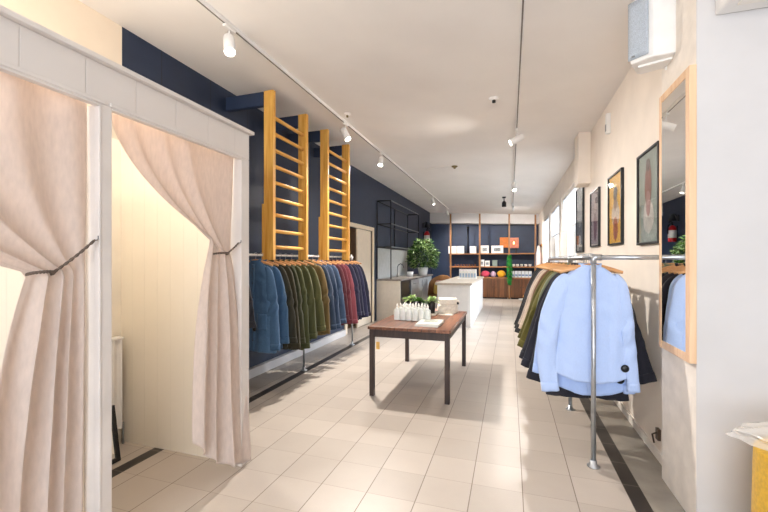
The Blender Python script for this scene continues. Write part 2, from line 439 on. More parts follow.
def tieback(label, path, rr, yy0, yy1, z0, hook):
    t = thing('curtain_tieback', label, 'tieback', hook, 0, 'rope tiebacks')
    H = Vector(hook)
    # two twisted strands round the gathered cloth and up to the hook
    for k in range(2):
        pts = []
        base = []
        n = 40
        for i in range(n + 1):
            a = lerp(-PI * .05, PI * 1.05, i / n)
            base.append(Vector((XB - .08 + rr * math.sin(a), lerp(yy0, yy1, (1 - math.cos(a)) / 2), z0 + .01 * math.sin(a))))
        last = base[-1]
        for i in range(1, 25): base.append(last.lerp(H, i / 24.0) + Vector((0, 0, -.006 * math.sin(PI * i / 24))))
        for i, p in enumerate(base):
            f = i * 1.1 + k * PI
            pts.append(p + Vector((math.sin(f) * .0035, 0, math.cos(f) * .0035)) - H)
        MB().tube(pts, .0042, 7).build('rope_strand', M_rope, t, True)
    MB().tube([(-.012, 0, 0), (.012, 0, 0), (.02, 0, .006), (.02, 0, .02)], .003, 8).build('hook', M_steel, t, True)
tieback('grey rope tieback on the near curtain', None, .045, 1.05, 1.14, 1.395, (XB + .004, 1.262, 1.545))
tieback('grey rope tieback on the far curtain', None, .045, 2.085, 2.215, 1.495, (XB + .004, 2.24, 1.575))

# radiator and leaning mirror seen inside the far fitting room
t = thing('radiator', 'white panel radiator on the fitting room back wall', 'radiator', (-2.972, 1.8, 0))
rb = MB()
def rad(u, v):
    y = lerp(-.42, .44, u); return (.075 + .008 * math.cos(u * 2 * PI * 13), y, lerp(.14, .84, v))
rb.grid(rad, 130, 4); rb.bx(.03, .066, -.42, .44, .14, .84)
rb.build('panel', M_whitemetal, t, False)
MB().bx(.02, .09, -.43, .45, .84, .855).build('grille', M_whitemetal, t, bevel=.003)
MB().tube([(.05, .43, .17), (.05, .47, .17), (.05, .47, .0)], .009).build('valve_pipe', M_chrome, t, True)
MB().bx(.0, .03, .2, .26, .3, .7).build('wall_bracket', M_whitemetal, t); MB().bx(.0, .03, -.26, -.2, .3, .7).build('wall_bracket', M_whitemetal, t)
t = thing('leaning_mirror', 'black framed mirror leaning low by the radiator', 'mirror', (-2.70, 2.06, 0), 0)
rot = Matrix.Rotation(math.radians(-9), 3, 'Y')
w = MB()
for c, d in (((0, -.32, .2), (.025, .03, .4)), ((0, 0, .2), (.025, .03, .4)), ((0, -.16, .015), (.025, .3, .03)), ((0, -.16, .385), (.025, .3, .03))):
    w.box(rot @ Vector(c), d, rot)
w.build('frame', M_black, t, bevel=.002)
MB().box(rot @ Vector((0, -.16, .2)), (.006, .3, .35), rot).build('mirror_pane', M_mirror, t)

# ------------------------------------------------------------------ gymnastic wall bars hung from navy brackets
def ladder(label, y0, y1, first):
    X = -2.5; t = thing('wall_bars', label, 'wall bars', (X, y0, 1.46), 0, 'wall bars over the left clothes rail')
    L = y1 - y0; H = cz(X) - 1.46 - .065
    for yy in (0.0, L):
        MB().bx(-.075, .045, yy - .026, yy + .026, 0, H).build('post', M_pine, t, bevel=.006)
    MB().bx(-.10, -.075, -.026, .03, 0, .62).build('spacer', M_pine, t, bevel=.004)
    z = .145
    while z < H - .22:
        MB().tube([(-.01, .0, z), (-.01, L, z)], .021, 12).build('rung', M_pineY, t, True)
        z += .181
    return t
ladder('nearer golden pine wall bars hanging above the clothes rail', 3.65, 4.375, True)
ladder('farther golden pine wall bars hanging above the clothes rail', 4.975, 5.725, False)
for i, (y, lab) in enumerate(((3.65, 'navy bracket at the near post of the nearer wall bars'), (4.375, 'navy bracket at the far post of the nearer wall bars'), (4.975, 'navy bracket at the near post of the farther wall bars'), (5.725, 'navy bracket at the far post of the farther wall bars'))):
    b_ = MB().bx(-.5, 0, -.03, .03, -.075, .075).build('wall_bracket', M_navy, None, bevel=.004, loc=(-2.576, y, cz(-2.6) - .155))
    b_.location.x = -2.578; b_.data.transform(Matrix.Translation((-.0, 0, 0)))
    tag(b_, lab, 'bracket', 'navy brackets under the ceiling')

# ------------------------------------------------------------------ clothes
def fnoise(x, y, z): return noise.noise(Vector((x, y, z)))
CL = {}
def cloth(hexa, fine=False):
    if hexa not in CL: CL[hexa] = mat('cloth_' + hexa, hexa, 0.85, var=0.03 if fine else 0.12, scale=160, bump=0.02 if fine else .06, sheen=0.1, stretch=(1, 1, .4))
    return CL[hexa]
def hanger_at(loc, label, group):
    t = thing('clothes_hanger', label, 'hanger', loc, 0, group)
    pts = []; rad = []
    for i in range(17):
        u = i / 16 * 2 - 1
        pts.append((u * .205, .012 * abs(u) ** 2, -.075 - .05 * abs(u) ** 1.5)); rad.append((.008, lerp(.019, .011, abs(u))))
    MB().tube(pts, rad, 10).build('arms', M_hanger, t, True)
    hk = [(0, 0, -.075), (0, 0, -.03)]
    for i in range(13):
        a = lerp(-PI * .5, PI * 1.05, i / 12); hk.append((.021 * math.cos(a), 0, -.0085 + .021 * math.sin(a)))
    MB().tube(hk, .0022, 6).build('hook', M_chrome, t, True)
    return t
def garment(kind, label, cat, group, loc, hexa, length=.95, th=.045, sw=.20, hem=.27, sleeves=None, seed=1, tag_at=None, hemcurve=0.0, buttons=None, pockets=False, hood=False, yaw=0.0, cuffr=.062, wob=1.0):
    """a garment on a hanger: sloping shoulders, an A-line body and two sleeves that hang from the shoulder seams"""
    t = thing(kind, label, cat, loc, yaw, group)
    m = cloth(hexa, kind == 'shirt')
    z0 = -.080; zs = -.185
    def prof(v):
        if v < .16:
            q = v / .16; return (lerp(.062, sw, q ** .9), lerp(.030, .040, q), lerp(z0, zs, q ** 1.15))
        q = (v - .16) / .84
        return (lerp(sw, hem, q ** .8), lerp(.040, th, min(1, q * 2)), lerp(zs, -length, q))
    def fold(x, z, s):
        d = min(1, max(0, (-z - .15) / .45))
        k = fnoise(x * 10, z * .9, seed * 3.1 + s) * .026 + fnoise(x * 24, z * 1.6, seed * 1.7 + s) * .010
        return wob * (k * (0.25 + d) + fnoise(x * 12 + z * 14, z * 9 - x * 8, seed + 9 + s) * .008)
    def body(u, v):
        w_, t_, z = prof(v); a = 2 * PI * u
        cx, sx = math.cos(a), math.sin(a)
        x = w_ * math.copysign(abs(cx) ** .75, cx); y = t_ * math.copysign(abs(sx) ** .8, sx)
        hc = hemcurve * max(0, (v - .5) * 2) ** 2 * (abs(x) / hem) ** 2.5
        y += fold(x, z, 0 if y < 0 else 4)
        if v > .93: z += .008 * fnoise(x * 9, 0, seed)
        x += .010 * fnoise(z * 4, seed, 2.2 if x > 0 else 7.1) * min(1, v * 2)
        return (x, y, z + hc)
    MB().grid(body, 72, 46, True).build('body', m, t, True, solid=.003)
    sleeves = sleeves or [(.335, .93, .02), (.335, .93, .02)]
    for sgn, sl_ in zip((-1, 1), sleeves):
        cxx, cz_, bul = sl_[:3]; ws = sl_[3] if len(sl_) > 3 else 1.0
        so = sgn * .5 + seed
        A = (sw - .06, .0, zs + .022)
        P = [A, (sw - .008, -.002, zs - .045)]
        for f in (.25, .5, .75, 1.0):
            P.append((lerp(sw + .012, cxx, f) + bul * math.sin(PI * f), -.004 - .012 * f, lerp(zs - .05, -cz_, f)))
        RR = [(.024, .045), (.030, .066), (.032, .074), (.031, .070), (.029, .066), (.027, cuffr)]
        pts = []; rr = []; N = 34
        for i in range(N + 1):
            f = i / N * (len(P) - 1); k = min(int(f), len(P) - 2); g = f - k
            p0 = P[max(k - 1, 0)]; p1 = P[k]; p2 = P[k + 1]; p3 = P[min(k + 2, len(P) - 1)]
            q = [0.5 * ((2 * p1[c]) + (-p0[c] + p2[c]) * g + (2 * p0[c] - 5 * p1[c] + 4 * p2[c] - p3[c]) * g * g + (-p0[c] + 3 * p1[c] - 3 * p2[c] + p3[c]) * g ** 3) for c in range(3)]
            pts.append(Vector((sgn * q[0], q[1], q[2])))
            rr.append((lerp(RR[k][0], RR[k + 1][0], g), lerp(RR[k][1], RR[k + 1][1], g) * lerp(1, ws, min(1, i / 10))))
        sm = MB(); n = 26; vs = []
        def ring(p, d, r1, r2, nz):
            ay = Vector((0, 1, 0)); ax = ay.cross(d).normalized(); out = []
            for k in range(n):
                a = 2 * PI * k / n
                ca, sa = math.cos(a), math.sin(a)
                e1 = r2 * math.copysign(abs(ca) ** .85, ca); e2 = r1 * .8 * math.copysign(abs(sa) ** .8, sa)
                lx = e1 * sgn
                w1 = fnoise(lx * 22 + p.z * 3.5 * sgn, p.z * 2.2, so * 2 + (0 if sa < 0 else 3)) * .012 + fnoise(lx * 14 + p.z * 9, p.z * 15 + lx * 9, so * 3) * .045 * math.exp(-((p.z + .56) / .14) ** 2)
                out.append(p + ax * e1 + ay * (e2 + wob * nz * w1))
            return out
        for i, p in enumerate(pts):
            d = (pts[min(i + 1, N)] - pts[max(i - 1, 0)]).normalized()
            vs += ring(p, d, rr[i][0], rr[i][1], min(1, i / 6))
        fs = [(i * n + k, i * n + (k + 1) % n, (i + 1) * n + (k + 1) % n, (i + 1) * n + k) for i in range(N) for k in range(n)]
        fs.append(tuple(range(n)))
        sm.add(vs, fs); sl = sm.build('sleeve', m, t, True, solid=.0025)
        cfm = MB(); d = (pts[-1] - pts[-3]).normalized(); cv = []
        for j in range(4):
            cv += ring(pts[-1] + d * lerp(-.06, .006, j / 3), d, rr[-1][0] + .005, rr[-1][1] + .004, 1)
        cfm.add(cv, [(i * n + k, i * n + (k + 1) % n, (i + 1) * n + (k + 1) % n, (i + 1) * n + k) for i in range(3) for k in range(n)])
        cfm.build('cuff', m, sl, True, solid=.004)
    def col(u, v):
        a = 2 * PI * u
        return (.066 * math.cos(a) * (1 + .08 * v), .036 * math.sin(a) * (1 + .15 * v), z0 - .014 + .036 * v - .014 * max(0, -math.sin(a)))
    MB().grid(col, 28, 4, True).build('collar', m, t, True, solid=.004)
    def front(x, z):
        q = (z - zs) / (-length - zs); v = .16 + .84 * max(0, min(1, q))
        w_, t_, _z = prof(v); c = min(.98, abs(x) / w_) ** (1 / .75); s_ = math.sqrt(max(0, 1 - c * c))
        return -t_ * s_ ** .8 + fold(x, z, 0)
    hz = -length
    def placket(u, v):
        x = lerp(-.016, .016, u); z = lerp(z0 - .03, hz + .004, v); return (x, front(x, z) - .0035, z)
    MB().grid(placket, 2, 40).build('placket', m, t, True, solid=.0025)
    if buttons:
        for k in range(6):
            z = lerp(z0 - .08, hz + .12, k / 5)
            MB().lathe([(.0058, 0), (.0058, .003), (.003, .004)], (0, front(0, z) - .006, z), 10, Matrix.Rotation(PI / 2, 3, 'X')).build('button', cloth(buttons), t, True)
    if pockets:
        for sx in (-1, 1):
            def pk(u, v):
                x = sx * .12 + lerp(-.065, .065, u); z = -.58 * length / .95 + lerp(0, -.17, v); return (x, front(x, z) - .006, z)
            MB().grid(pk, 6, 8).build('pocket', m, t, True, solid=.005)
    if hood:
        def hd(u, v):
            a = PI * u
            return (.085 * math.cos(a) * (1 - .3 * v), .03 + .03 * math.sin(a) - .01 * v, z0 - .005 - .16 * v)
        MB().grid(hd, 18, 10).build('hood', m, t, True, solid=.006)
    if tag_at:
        for (x, z) in tag_at:
            MB().lathe([(.008, -.004), (.022, -.003), (.027, .004), (.022, .011), (.008, .015)], (x, front(x, z) - .010, z), 20, Matrix.Rotation(PI / 2, 3, 'X')).build('security_tag', M_blackp, t, True)
    return t

# left clothes rail -----------------------------------------------------------
ZL = 1.515
t = thing('clothes_rail', 'long white clothes rail below the wall bars', 'clothes rail', (-2.6, 0, 0))
MB().tube([(0, 2.75, ZL), (0, 6.22, ZL)], .0125).build('rail', M_whitemetal, t, True)
for y in (2.85, 4.54, 6.19):
    p = MB().tube([(0, y, .0), (0, y, ZL)], .0125).build('upright', M_chrome, t, True)
    MB().lathe([(.045, 0), (.045, .006), (.02, .012), (.018, .05)], (0, y, 0), 20).build('foot_flange', M_chrome, p, True)
for y in (3.75, 4.62, 6.15):
    MB().tube([(0, y - .03, ZL), (0, y + .03, ZL)], .019).build('pipe_fitting', M_whitemetal, t, True)
    MB().tube([(0, y, ZL - .05), (0, y, ZL + .045)], .017).build('pipe_fitting', M_whitemetal, t, True)
LG = 'jackets on the left clothes rail'
left = [  # y, colour, length, label
 (3.05, '191B28', .72, 'dark navy coat half hidden behind the far curtain', 1.0),
 (3.52, '426488', .99, 'denim blue jacket at the near end of the left rail', 1.0),
 (3.62, '375879', .97, 'second denim blue jacket, just behind the nearest one', 1.0),
 (3.76, '2E2C1F', 1.00, 'blackish olive jacket right behind the denim blue ones', 1.0),
 (3.87, '38331F', 1.02, 'dark olive brown jacket, second behind the denim blue ones', 1.0),
 (3.98, '383A22', 1.05, 'dark olive coat, third behind the denim blue ones', 1.0),
 (4.10, '474B29', 1.08, 'longest olive green parka in the middle of the left rail', 1.0),
 (4.24, '4B4E2C', 1.00, 'olive green jacket between the long parka and the khaki one', 1.0),
 (4.42, '55552F', .98, 'lighter olive jacket just in front of the khaki one', 1.0),
 (4.65, '6E5A33', 1.00, 'khaki tan jacket beside the slate blue ones', 1.0),
 (4.78, '33435A', .97, 'slate blue jacket next to the khaki one', 1.0),
 (4.94, '3A4C66', .98, 'slate blue jacket in the middle of three', 1.0),
 (5.10, '3C506B', .97, 'slate blue jacket next to the maroon ones', 1.0),
 (5.26, '4E1722', .96, 'dark maroon jacket next to the slate blue ones', 1.0),
 (5.40, '5C1B28', .96, 'maroon jacket beside the rose red one', 1.0),
 (5.55, '7E3A44', .98, 'faded rose red jacket between maroon and navy ones', 1.0),
 (5.72, '23223E', .96, 'navy jacket right after the rose red one', 1.0),
 (5.86, '1F1F38', .96, 'navy jacket, third from the far end of the left rail', 1.0),
 (5.98, '252544', .96, 'navy jacket, second from the far end of the left rail', 1.0),
 (6.09, '1D1C33', .95, 'dark navy jacket at the far end of the left rail', 1.0),
]
for i, (y, hx, ln, lab, s) in enumerate(left):
    loc = (-2.6, y, ZL + .0125)
    hanger_at(loc, 'wooden hanger under the ' + lab.split(' ', 0)[0] if False else 'wooden hanger holding the ' + ' '.join(lab.split()[:9]), 'wooden hangers on the left rail')
    garment('hooded_parka' if 'parka' in lab else 'jacket', lab, 'jacket', LG, loc, hx, length=ln + .05 + .012 * (y - 3.4), sw=.175, hem=.26, sleeves=[(.31 + R.uniform(-.02, .02), ln + .03 + R.uniform(-.05, .03), .015), (.30 + R.uniform(-.03, .02), ln + .03 + R.uniform(-.06, .04), R.uniform(0, .02))], seed=i * 1.37 + .4,
            buttons='2A2A2A' if i % 3 == 1 else None, pockets=(i in (1, 2, 5, 7)), hood=('parka' in lab), yaw=R.uniform(-.10, .10), tag_at=[(.02, -.80)] if i == 1 else None)

# right clothes rail ----------------------------------------------------------
ZR = 1.475
t = thing('clothes_rail', 'galvanised pipe clothes rail along the right wall', 'clothes rail', (.56, 0, 0))
MB().tube([(0, 3.05, ZR), (0, 6.3, ZR)], .0165).build('rail', M_chrome, t, True)
for y in (3.05, 4.15, 6.3):
    p = MB().tube([(0, y, 0), (0, y, ZR)], .0165).build('upright', M_chrome, t, True)
    MB().lathe([(.042, 0), (.042, .007), (.024, .014), (.022, .045)], (0, y, 0), 20).build('foot_flange', M_chrome, p, True)
for y in (3.05, 6.3):
    a = MB().tube([(0, y, ZR), (XR - .56, y, ZR)], .0165).build('wall_arm', M_chrome, t, True)
    MB().lathe([(.04, 0), (.04, .008), (.023, .012), (.022, .04)], (XR - .56, y, ZR), 20, Matrix.Rotation(-PI / 2, 3, 'Y')).build('wall_flange', M_chrome, a, True)
    MB().tube([(0, y, ZR - .045), (0, y, ZR + .021)], .0215).build('pipe_fitting', M_chrome, t, True)
    MB().tube([(-.021, y, ZR), (.05, y, ZR)], .0215).build('pipe_fitting', M_chrome, t, True)
MB().tube([(0, 4.15, ZR - .05), (0, 4.15, ZR + .022)], .0215).build('pipe_fitting', M_chrome, t, True)
RG = 'clothes on the right rail'
right = [
 ('shirt', 3.14, 'B4C9F0', .925, 'light blue shirt at the front of the right rail, shorter hem', .27, [(.275, 1.0, .055), (.268, .955, .0, .62)]),
 ('shirt', 3.215, 'A9C1EE', 1.035, 'second light blue shirt, its hem hanging lower behind the front one', .27, [(.335, .90, .01), (.258, .99, .0, .6)]),
 ('jacket', 3.31, '1B1B27', 1.085, 'blackish navy jacket right behind the light blue shirts', .29, [(.37, .98, .0), (.395, .93, .0)]),
 ('jacket', 3.44, '20202E', .99, 'dark navy jacket, second behind the light blue shirts', .29, [(.41, .92, .0), (.36, .95, .0)]),
 ('jacket', 3.60, '25252F', .97, 'charcoal navy jacket in front of the grey green one', .28, [(.42, .90, .0), (.34, .93, .0)]),
 ('jacket', 3.84, '737A62', .80, 'grey green jacket in front of the olive one', .25, [(.33, .72, .0), (.32, .75, .0)]),
 ('jacket', 4.00, '66602A', .96, 'olive green jacket in the middle of the right rail', .28, [(.43, .88, .0), (.34, .90, .0)]),
 ('jacket', 4.30, '5A5424', .93, 'dark olive jacket behind the brighter olive one', .27, [(.42, .86, .0), (.34, .90, .0)]),
 ('jacket', 4.56, '7B5A45', .90, 'brown jacket in front of the cream one', .26, [(.38, .82, .0), (.33, .85, .0)]),
 ('jacket', 4.80, 'CBB9A6', .90, 'cream jacket near the far end of the right rail', .26, [(.40, .84, .0), (.33, .85, .0)]),
 ('jacket', 5.10, 'BFAEA0', .90, 'pale pinkish beige jacket behind the cream one', .26, [(.40, .84, .0), (.33, .85, .0)]),
 ('jacket', 5.36, '2C2B2F', 1.05, 'charcoal coat, third from the far end of the right rail', .28, [(.44, .98, .0), (.34, .95, .0)]),
 ('jacket', 5.66, '26262A', 1.05, 'charcoal coat, second from the far end of the right rail', .28, [(.44, .98, .0), (.34, .95, .0)]),
 ('jacket', 5.95, '222226', 1.05, 'black coat at the far end of the right rail', .28, [(.44, .98, .0), (.34, .95, .0)]),
]
for i, (k, y, hx, ln, lab, hm, slv) in enumerate(right):
    loc = (.56, y, ZR + .0165)
    hanger_at(loc, 'wooden hanger holding the ' + ' '.join(lab.split(',')[0].split()[:10]), 'wooden hangers on the right rail')
    sh_ = k == 'shirt'
    garment(k, lab, k, RG, loc, hx, length=ln, th=.032 if sh_ else .045, sw=.195 if sh_ else .18, hem=hm, sleeves=slv, seed=40 + i * 2.3, wob=.9 if sh_ else 1.1, cuffr=.058 if sh_ else .065,
            buttons='DDE6F4' if sh_ else None, tag_at=([(.21, -.80)] if i == 0 else [(.195, -.90)] if i == 1 else None), hemcurve=.085 if sh_ else 0, yaw=[.02, -.02, .03][i % 3])
for k in range(16):
    y = 4.15 + k * .128
    if any(abs(y + .05 - g[1]) < .05 for g in right): continue
    hanger_at((.56, y + .05, ZR + .0165), 'spare wooden hanger in the dense row on the right rail', 'spare hangers on the right rail')

# ------------------------------------------------------------------ table and what stands on it
t = thing('display_table', 'dark framed table with reclaimed plank top mid shop', 'table', (-1.01, 4.67, 0))
MB().bx(-.445, .445, -.785, .785, .718, .75).build('tabletop', M_table, t, bevel=.004)
for sx in (-1, 1):
    for sy in (-1, 1):
        MB().bx(sx * .405 - .025, sx * .405 + .025, sy * .745 - .025, sy * .745 + .025, 0, .716).build('leg', M_darkwood, t, bevel=.003)
for sx in (-1, 1): MB().bx(sx * .405 - .012, sx * .405 + .012, -.72, .72, .635, .716).build('apron', M_darkwood, t, bevel=.002)
for sy in (-1, 1): MB().bx(-.38, .38, sy * .745 - .012, sy * .745 + .012, .635, .716).build('apron', M_darkwood, t, bevel=.002)
tg = MB().bx(-.02, .02, -.001, .001, -.13, -.05).tube([(0, 0, -.05), (0, 0, .0)], .001, 5)
tag(tg.build('price_tag', mat('buff_card', 'D9A95A', .7), loc=(-1.345, 3.91, .635)), 'small buff price tag hanging under the table edge', 'tag')
TZ = .75
# white bottles
def bottle(loc, label, first=[None]):
    if first[0] is None:
        r = thing('spray_bottle', label, 'bottle', loc, 0, 'white bottles on the table')
        b_ = MB()
        def bod(u, v):
            a = 2 * PI * u; z = .005 + .128 * v
            k = 1 - .10 * v ** 6
            return (.036 * k * math.copysign(abs(math.cos(a)) ** .6, math.cos(a)), .030 * k * math.copysign(abs(math.sin(a)) ** .6, math.sin(a)), z)
        b_.grid(bod, 24, 10, True); b_.lathe([(.0, .005), (.026, .005)], n=24, cap=False)
        b_.lathe([(.026, .133), (.017, .143), (.012, .149), (.012, .158)], n=20)
        b_.build('bottle_body', M_bottle, r, True)
        MB().lathe([(.013, .158), (.013, .176), (.007, .181), (.0045, .196)], n=16).build('cap', M_paper, r, True)
        MB().bx(-.022, .022, -.0275, -.0262, .035, .105).build('paper_label', mat('label_grey', 'CFD3CB', .6), r)
        first[0] = r; return r
    return copy_tree(first[0], loc, label)
k = 0
for row, (n, y0) in enumerate(((6, 4.40), (5, 4.49), (4, 4.58))):
    for c in range(n):
        x = -1.27 + c * .074 + row * .02 + R.uniform(-.004, .004)
        names = ['leftmost', 'second from left', 'third from left', 'fourth from left', 'fifth from left', 'rightmost']
        nm = names[c] if c < n - 1 else 'rightmost'
        bottle((x, y0 + R.uniform(-.006, .006), TZ), 'white bottle on the table, %s in the %s row' % (nm, ['front', 'middle', 'back'][row]))
# potted succulents
def leafy(mb, c, n, l, w_, spread, seed):
    q = random.Random(seed)
    for i in range(n):
        a = q.uniform(0, 2 * PI); el = q.uniform(.1, 1.25); L = l * q.uniform(.6, 1.1)
        d = Vector((math.cos(a) * math.cos(el), math.sin(a) * math.cos(el), math.sin(el)))
        s_ = Vector((-math.sin(a), math.cos(a), 0)); o = Vector(c) + Vector((q.uniform(-1, 1), q.uniform(-1, 1), 0)) * spread
        up = s_.cross(d)
        vs = []
        for j in range(5):
            f = j / 4; ww = w_ * math.sin(PI * (.08 + .92 * f)) ** .7; p = o + d * L * f - Vector((0, 0, 1)) * L * .35 * f * f
            vs += [p - s_ * ww, p + up * .0 - Vector((0, 0, ww * .3)), p + s_ * ww]
        fs = []
        for j in range(4):
            for h in range(2): fs.append((j * 3 + h, j * 3 + h + 1, j * 3 + h + 4, j * 3 + h + 3))
        mb.add(vs, fs)
def potplant(loc, label, pot_mat, pr, ph, lm, n, l, w_, seed, group):
    r = thing('potted_plant', label, 'plant', loc, 0, group)
    MB().lathe([(pr * .75, 0), (pr, ph), (pr * .9, ph), (pr * .85, ph - .015), (0.001, ph - .016)], n=24).build('pot', pot_mat, r, True)
    m_ = MB(); leafy(m_, (0, 0, ph - .01), n, l, w_, pr * .5, seed); m_.build('foliage', lm, r, True)
    return r
potplant((-1.27, 5.04, TZ), 'succulent in black pot behind the bottles, left one', M_black, .055, .19, M_leafl, 46, .12, .02, 3, 'black potted succulents')
potplant((-1.125, 4.86, TZ), 'succulent in black pot behind the bottles, middle one', M_black, .055, .185, M_leaf, 46, .11, .02, 4, 'black potted succulents')
potplant((-.985, 5.04, TZ), 'succulent in black pot behind the bottles, right one', M_black, .055, .18, M_leafl, 46, .12, .02, 5, 'black potted succulents')
# magazines
def book(loc, rz, w_, l, h_, hexa, label, group, cover):
    r = thing('magazine', label, 'magazine', loc, rz, group)
    MB().bx(-w_ / 2, w_ / 2, -l / 2, l / 2, .0012, h_ - .0012).build('pages', M_paper, r)
    MB().bx(-w_ / 2 - .002, w_ / 2 + .002, -l / 2 - .002, l / 2 + .002, h_ - .0012, h_).bx(-w_ / 2 - .002, w_ / 2 + .002, -l / 2 - .002, l / 2 + .002, 0, .0012).build('cover', mat('cover_' + hexa, hexa, .4, var=.15, scale=6), r)
    if cover: MB().bx(-w_ * .3, w_ * .3, -l * .12, l * .3, h_, h_ + .0006).build('cover_picture', mat('cover_pic_' + cover, cover, .5, var=.5, scale=25), r)
    return r
book((-.845, 4.22, TZ), 0, .25, .38, .014, 'CFD3C8', 'lower magazine of the pair at the table front', 'magazines on the table', None)
book((-.84, 4.225, TZ + .0142), .03, .25, .37, .014, 'DADDD4', 'upper magazine of the pair at the table front', 'magazines on the table', 'B5BBAC')
book((-1.03, 5.28, TZ), .1, .22, .26, .03, 'C9A394', 'pinkish bound book behind the succulents', 'magazines on the table', None)
book((-.98, 5.0, TZ), 0, .13, .2, .012, 'D9D2C4', 'thin cream booklet beside the right succulent', 'magazines on the table', None)
# slouchy canvas bag
t = thing('canvas_bag', 'slouchy cream canvas bag at the far end of the table', 'bag', (-.80, 5.22, TZ), .25)
def bag(u, v):
    a = 2 * PI * u; z = .005 + .17 * v * (1 + .18 * fnoise(math.cos(a) * 1.3, math.sin(a) * 1.3, 8)); k = 1 - .26 * v ** 2 + .10 * math.sin(PI * v)
    n = 1 + .22 * fnoise(math.cos(a) * 2, math.sin(a) * 2, v * 4 + 3)
    return (.135 * k * n * math.copysign(abs(math.cos(a)) ** .7, math.cos(a)), .085 * k * n * math.copysign(abs(math.sin(a)) ** .7, math.sin(a)), z)
M_canvas = mat('cream_canvas', 'F0E8DA', .85, var=.1, scale=40, bump=.15)
b_ = MB(); b_.grid(bag, 36, 16, True); b_.lathe([(.001, .005), (.12, .006)], n=24, cap=False); b_.build('bag_body', M_canvas, t, True)
def flap(u, v):
    x = lerp(-.125, .115, u); q = v * 1.6
    if q < 1: p = (x, lerp(.07, -.085, q), .19 + .015 * math.sin(PI * q))
    else: p = (x * (1 - .1 * (q - 1)), -.092 - .004 * (q - 1), .19 - .11 * (q - 1))
    return (p[0], p[1], p[2] + .008 * fnoise(u * 4, v * 4, 2))
MB().grid(flap, 14, 16).build('flap', M_canvas, t, True, solid=.006)
MB().box((.125, -.06, .15), (.045, .04, .05)).build('side_tab', M_canvas, t, bevel=.01)
MB().lathe([(.018, 0), (.018, .006), (.008, .01)], (.125, -.083, .14), 16, Matrix.Rotation(PI / 2, 3, 'X')).build('snap_button', M_blackp, t, True)
tag(MB().grid(lambda u, v: (lerp(-.10, .10, u), lerp(-.05, .05, v), .004 + .008 * abs(fnoise(u * 3, v * 3, 1))), 12, 8).build('folded_cloth', M_canvas, None, True, solid=.004, loc=(-.80, 5.03, TZ)), 'small folded cream cloth in front of the canvas bag', 'cloth')

# ------------------------------------------------------------------ mirror, pictures, speaker and other wall things on the right
t = thing('wall_mirror', 'tall birch framed mirror on the right pier', 'mirror', (.965, 2.745, 1.705))
for y in (-.2, .2): MB().bx(-.035, 0, y - (.014 if y > 0 else .026), y + (.026 if y < 0 else .026), -.815, .815).build('frame_stile', M_birch, t, bevel=.003)
for z in (-.79, .79): MB().bx(-.035, 0, -.174, .174, z - .025, z + .025).build('frame_rail', M_birch, t, bevel=.003)
MB().bx(-.033, -.012, -.175, .187, -.766, .766).build('mirror_pane', M_mirror, t)
def ell(mb, cy, cz_, a, b_, x, n=28, wob=0, seed=0):
    pts = [(cy + a * math.cos(2 * PI * k / n) * (1 + wob * fnoise(math.cos(2 * PI * k / n), math.sin(2 * PI * k / n), seed)), cz_ + b_ * math.sin(2 * PI * k / n) * (1 + wob * fnoise(k * .6, seed, 2))) for k in range(n)]
    return mb.prism(pts, x, x + .0006, 0)
def picture(label, y0, y1, z0, z1, bg, shapes, xw=XR, fw=.018):
    yc, zc = (y0 + y1) / 2, (z0 + z1) / 2; hy, hz = abs(y1 - y0) / 2, (z1 - z0) / 2
    t = thing('framed_picture', label, 'picture', (xw, yc, zc), 0, 'framed prints on the right wall')
    w = MB(); D = .028
    w.bx(-D, 0, -hy, hy, hz - fw, hz); w.bx(-D, 0, -hy, hy, -hz, -hz + fw); w.bx(-D, 0, -hy, -hy + fw, -hz + fw, hz - fw); w.bx(-D, 0, hy - fw, hy, -hz + fw, hz - fw)
    w.build('frame', M_black, t, bevel=.002)
    pr_ = MB().bx(-.012, -.004, -hy + fw, hy - fw, -hz + fw, hz - fw).build('print', mat('print_' + bg, bg, .6, var=.06, scale=6), t)
    for i, (cy, cz_, a, b_, hx) in enumerate(shapes):
        mm = MB(); ell(mm, cy, cz_, a, b_, -.0128 - .0007 * i, wob=.18, seed=i + hy * 10); mm.build('printed_shape', mat('ink_' + hx, hx, .6, var=.15, scale=14), pr_)
    MB().bx(-.021, -.019, -hy + fw, hy - fw, -hz + fw, hz - fw).build('glass_pane', M_glass, t)
    return t
picture('grey green print of a bearded figure, nearest the mirror', 3.245, 3.735, 1.58, 2.315, '93A096', [(0, -.26, .17, .09, 'A7B0A8'), (0, -.15, .12, .13, 'CFCBC4'), (0, .10, .075, .19, '8A4F38'), (0, -.05, .05, .10, 'A9807A'), (0, .25, .05, .05, '5A4038')])
picture('mustard yellow print of a dark haired figure', 4.21, 4.745, 1.615, 2.345, 'F0BA30', [(0, -.05, .14, .14, 'D8C7B4'), (0, -.2, .09, .12, 'B0643F'), (0, .08, .06, .10, 'A98A72'), (0, .16, .075, .07, '3A3230')])
picture('pinkish grey print with a dark red figure', 5.21, 5.725, 1.63, 2.345, 'A89A9C', [(0, -.08, .09, .2, '6B3038'), (0, .15, .06, .09, 'C9B2AC')])
picture('tall dark print in black frame, farthest along the right wall', 6.27, 6.9, 1.58, 2.60, '4A4F55', [(0, .1, .16, .22, '8C9298'), (0, -.33, .12, .09, 'C9C9C6')], fw=.03)
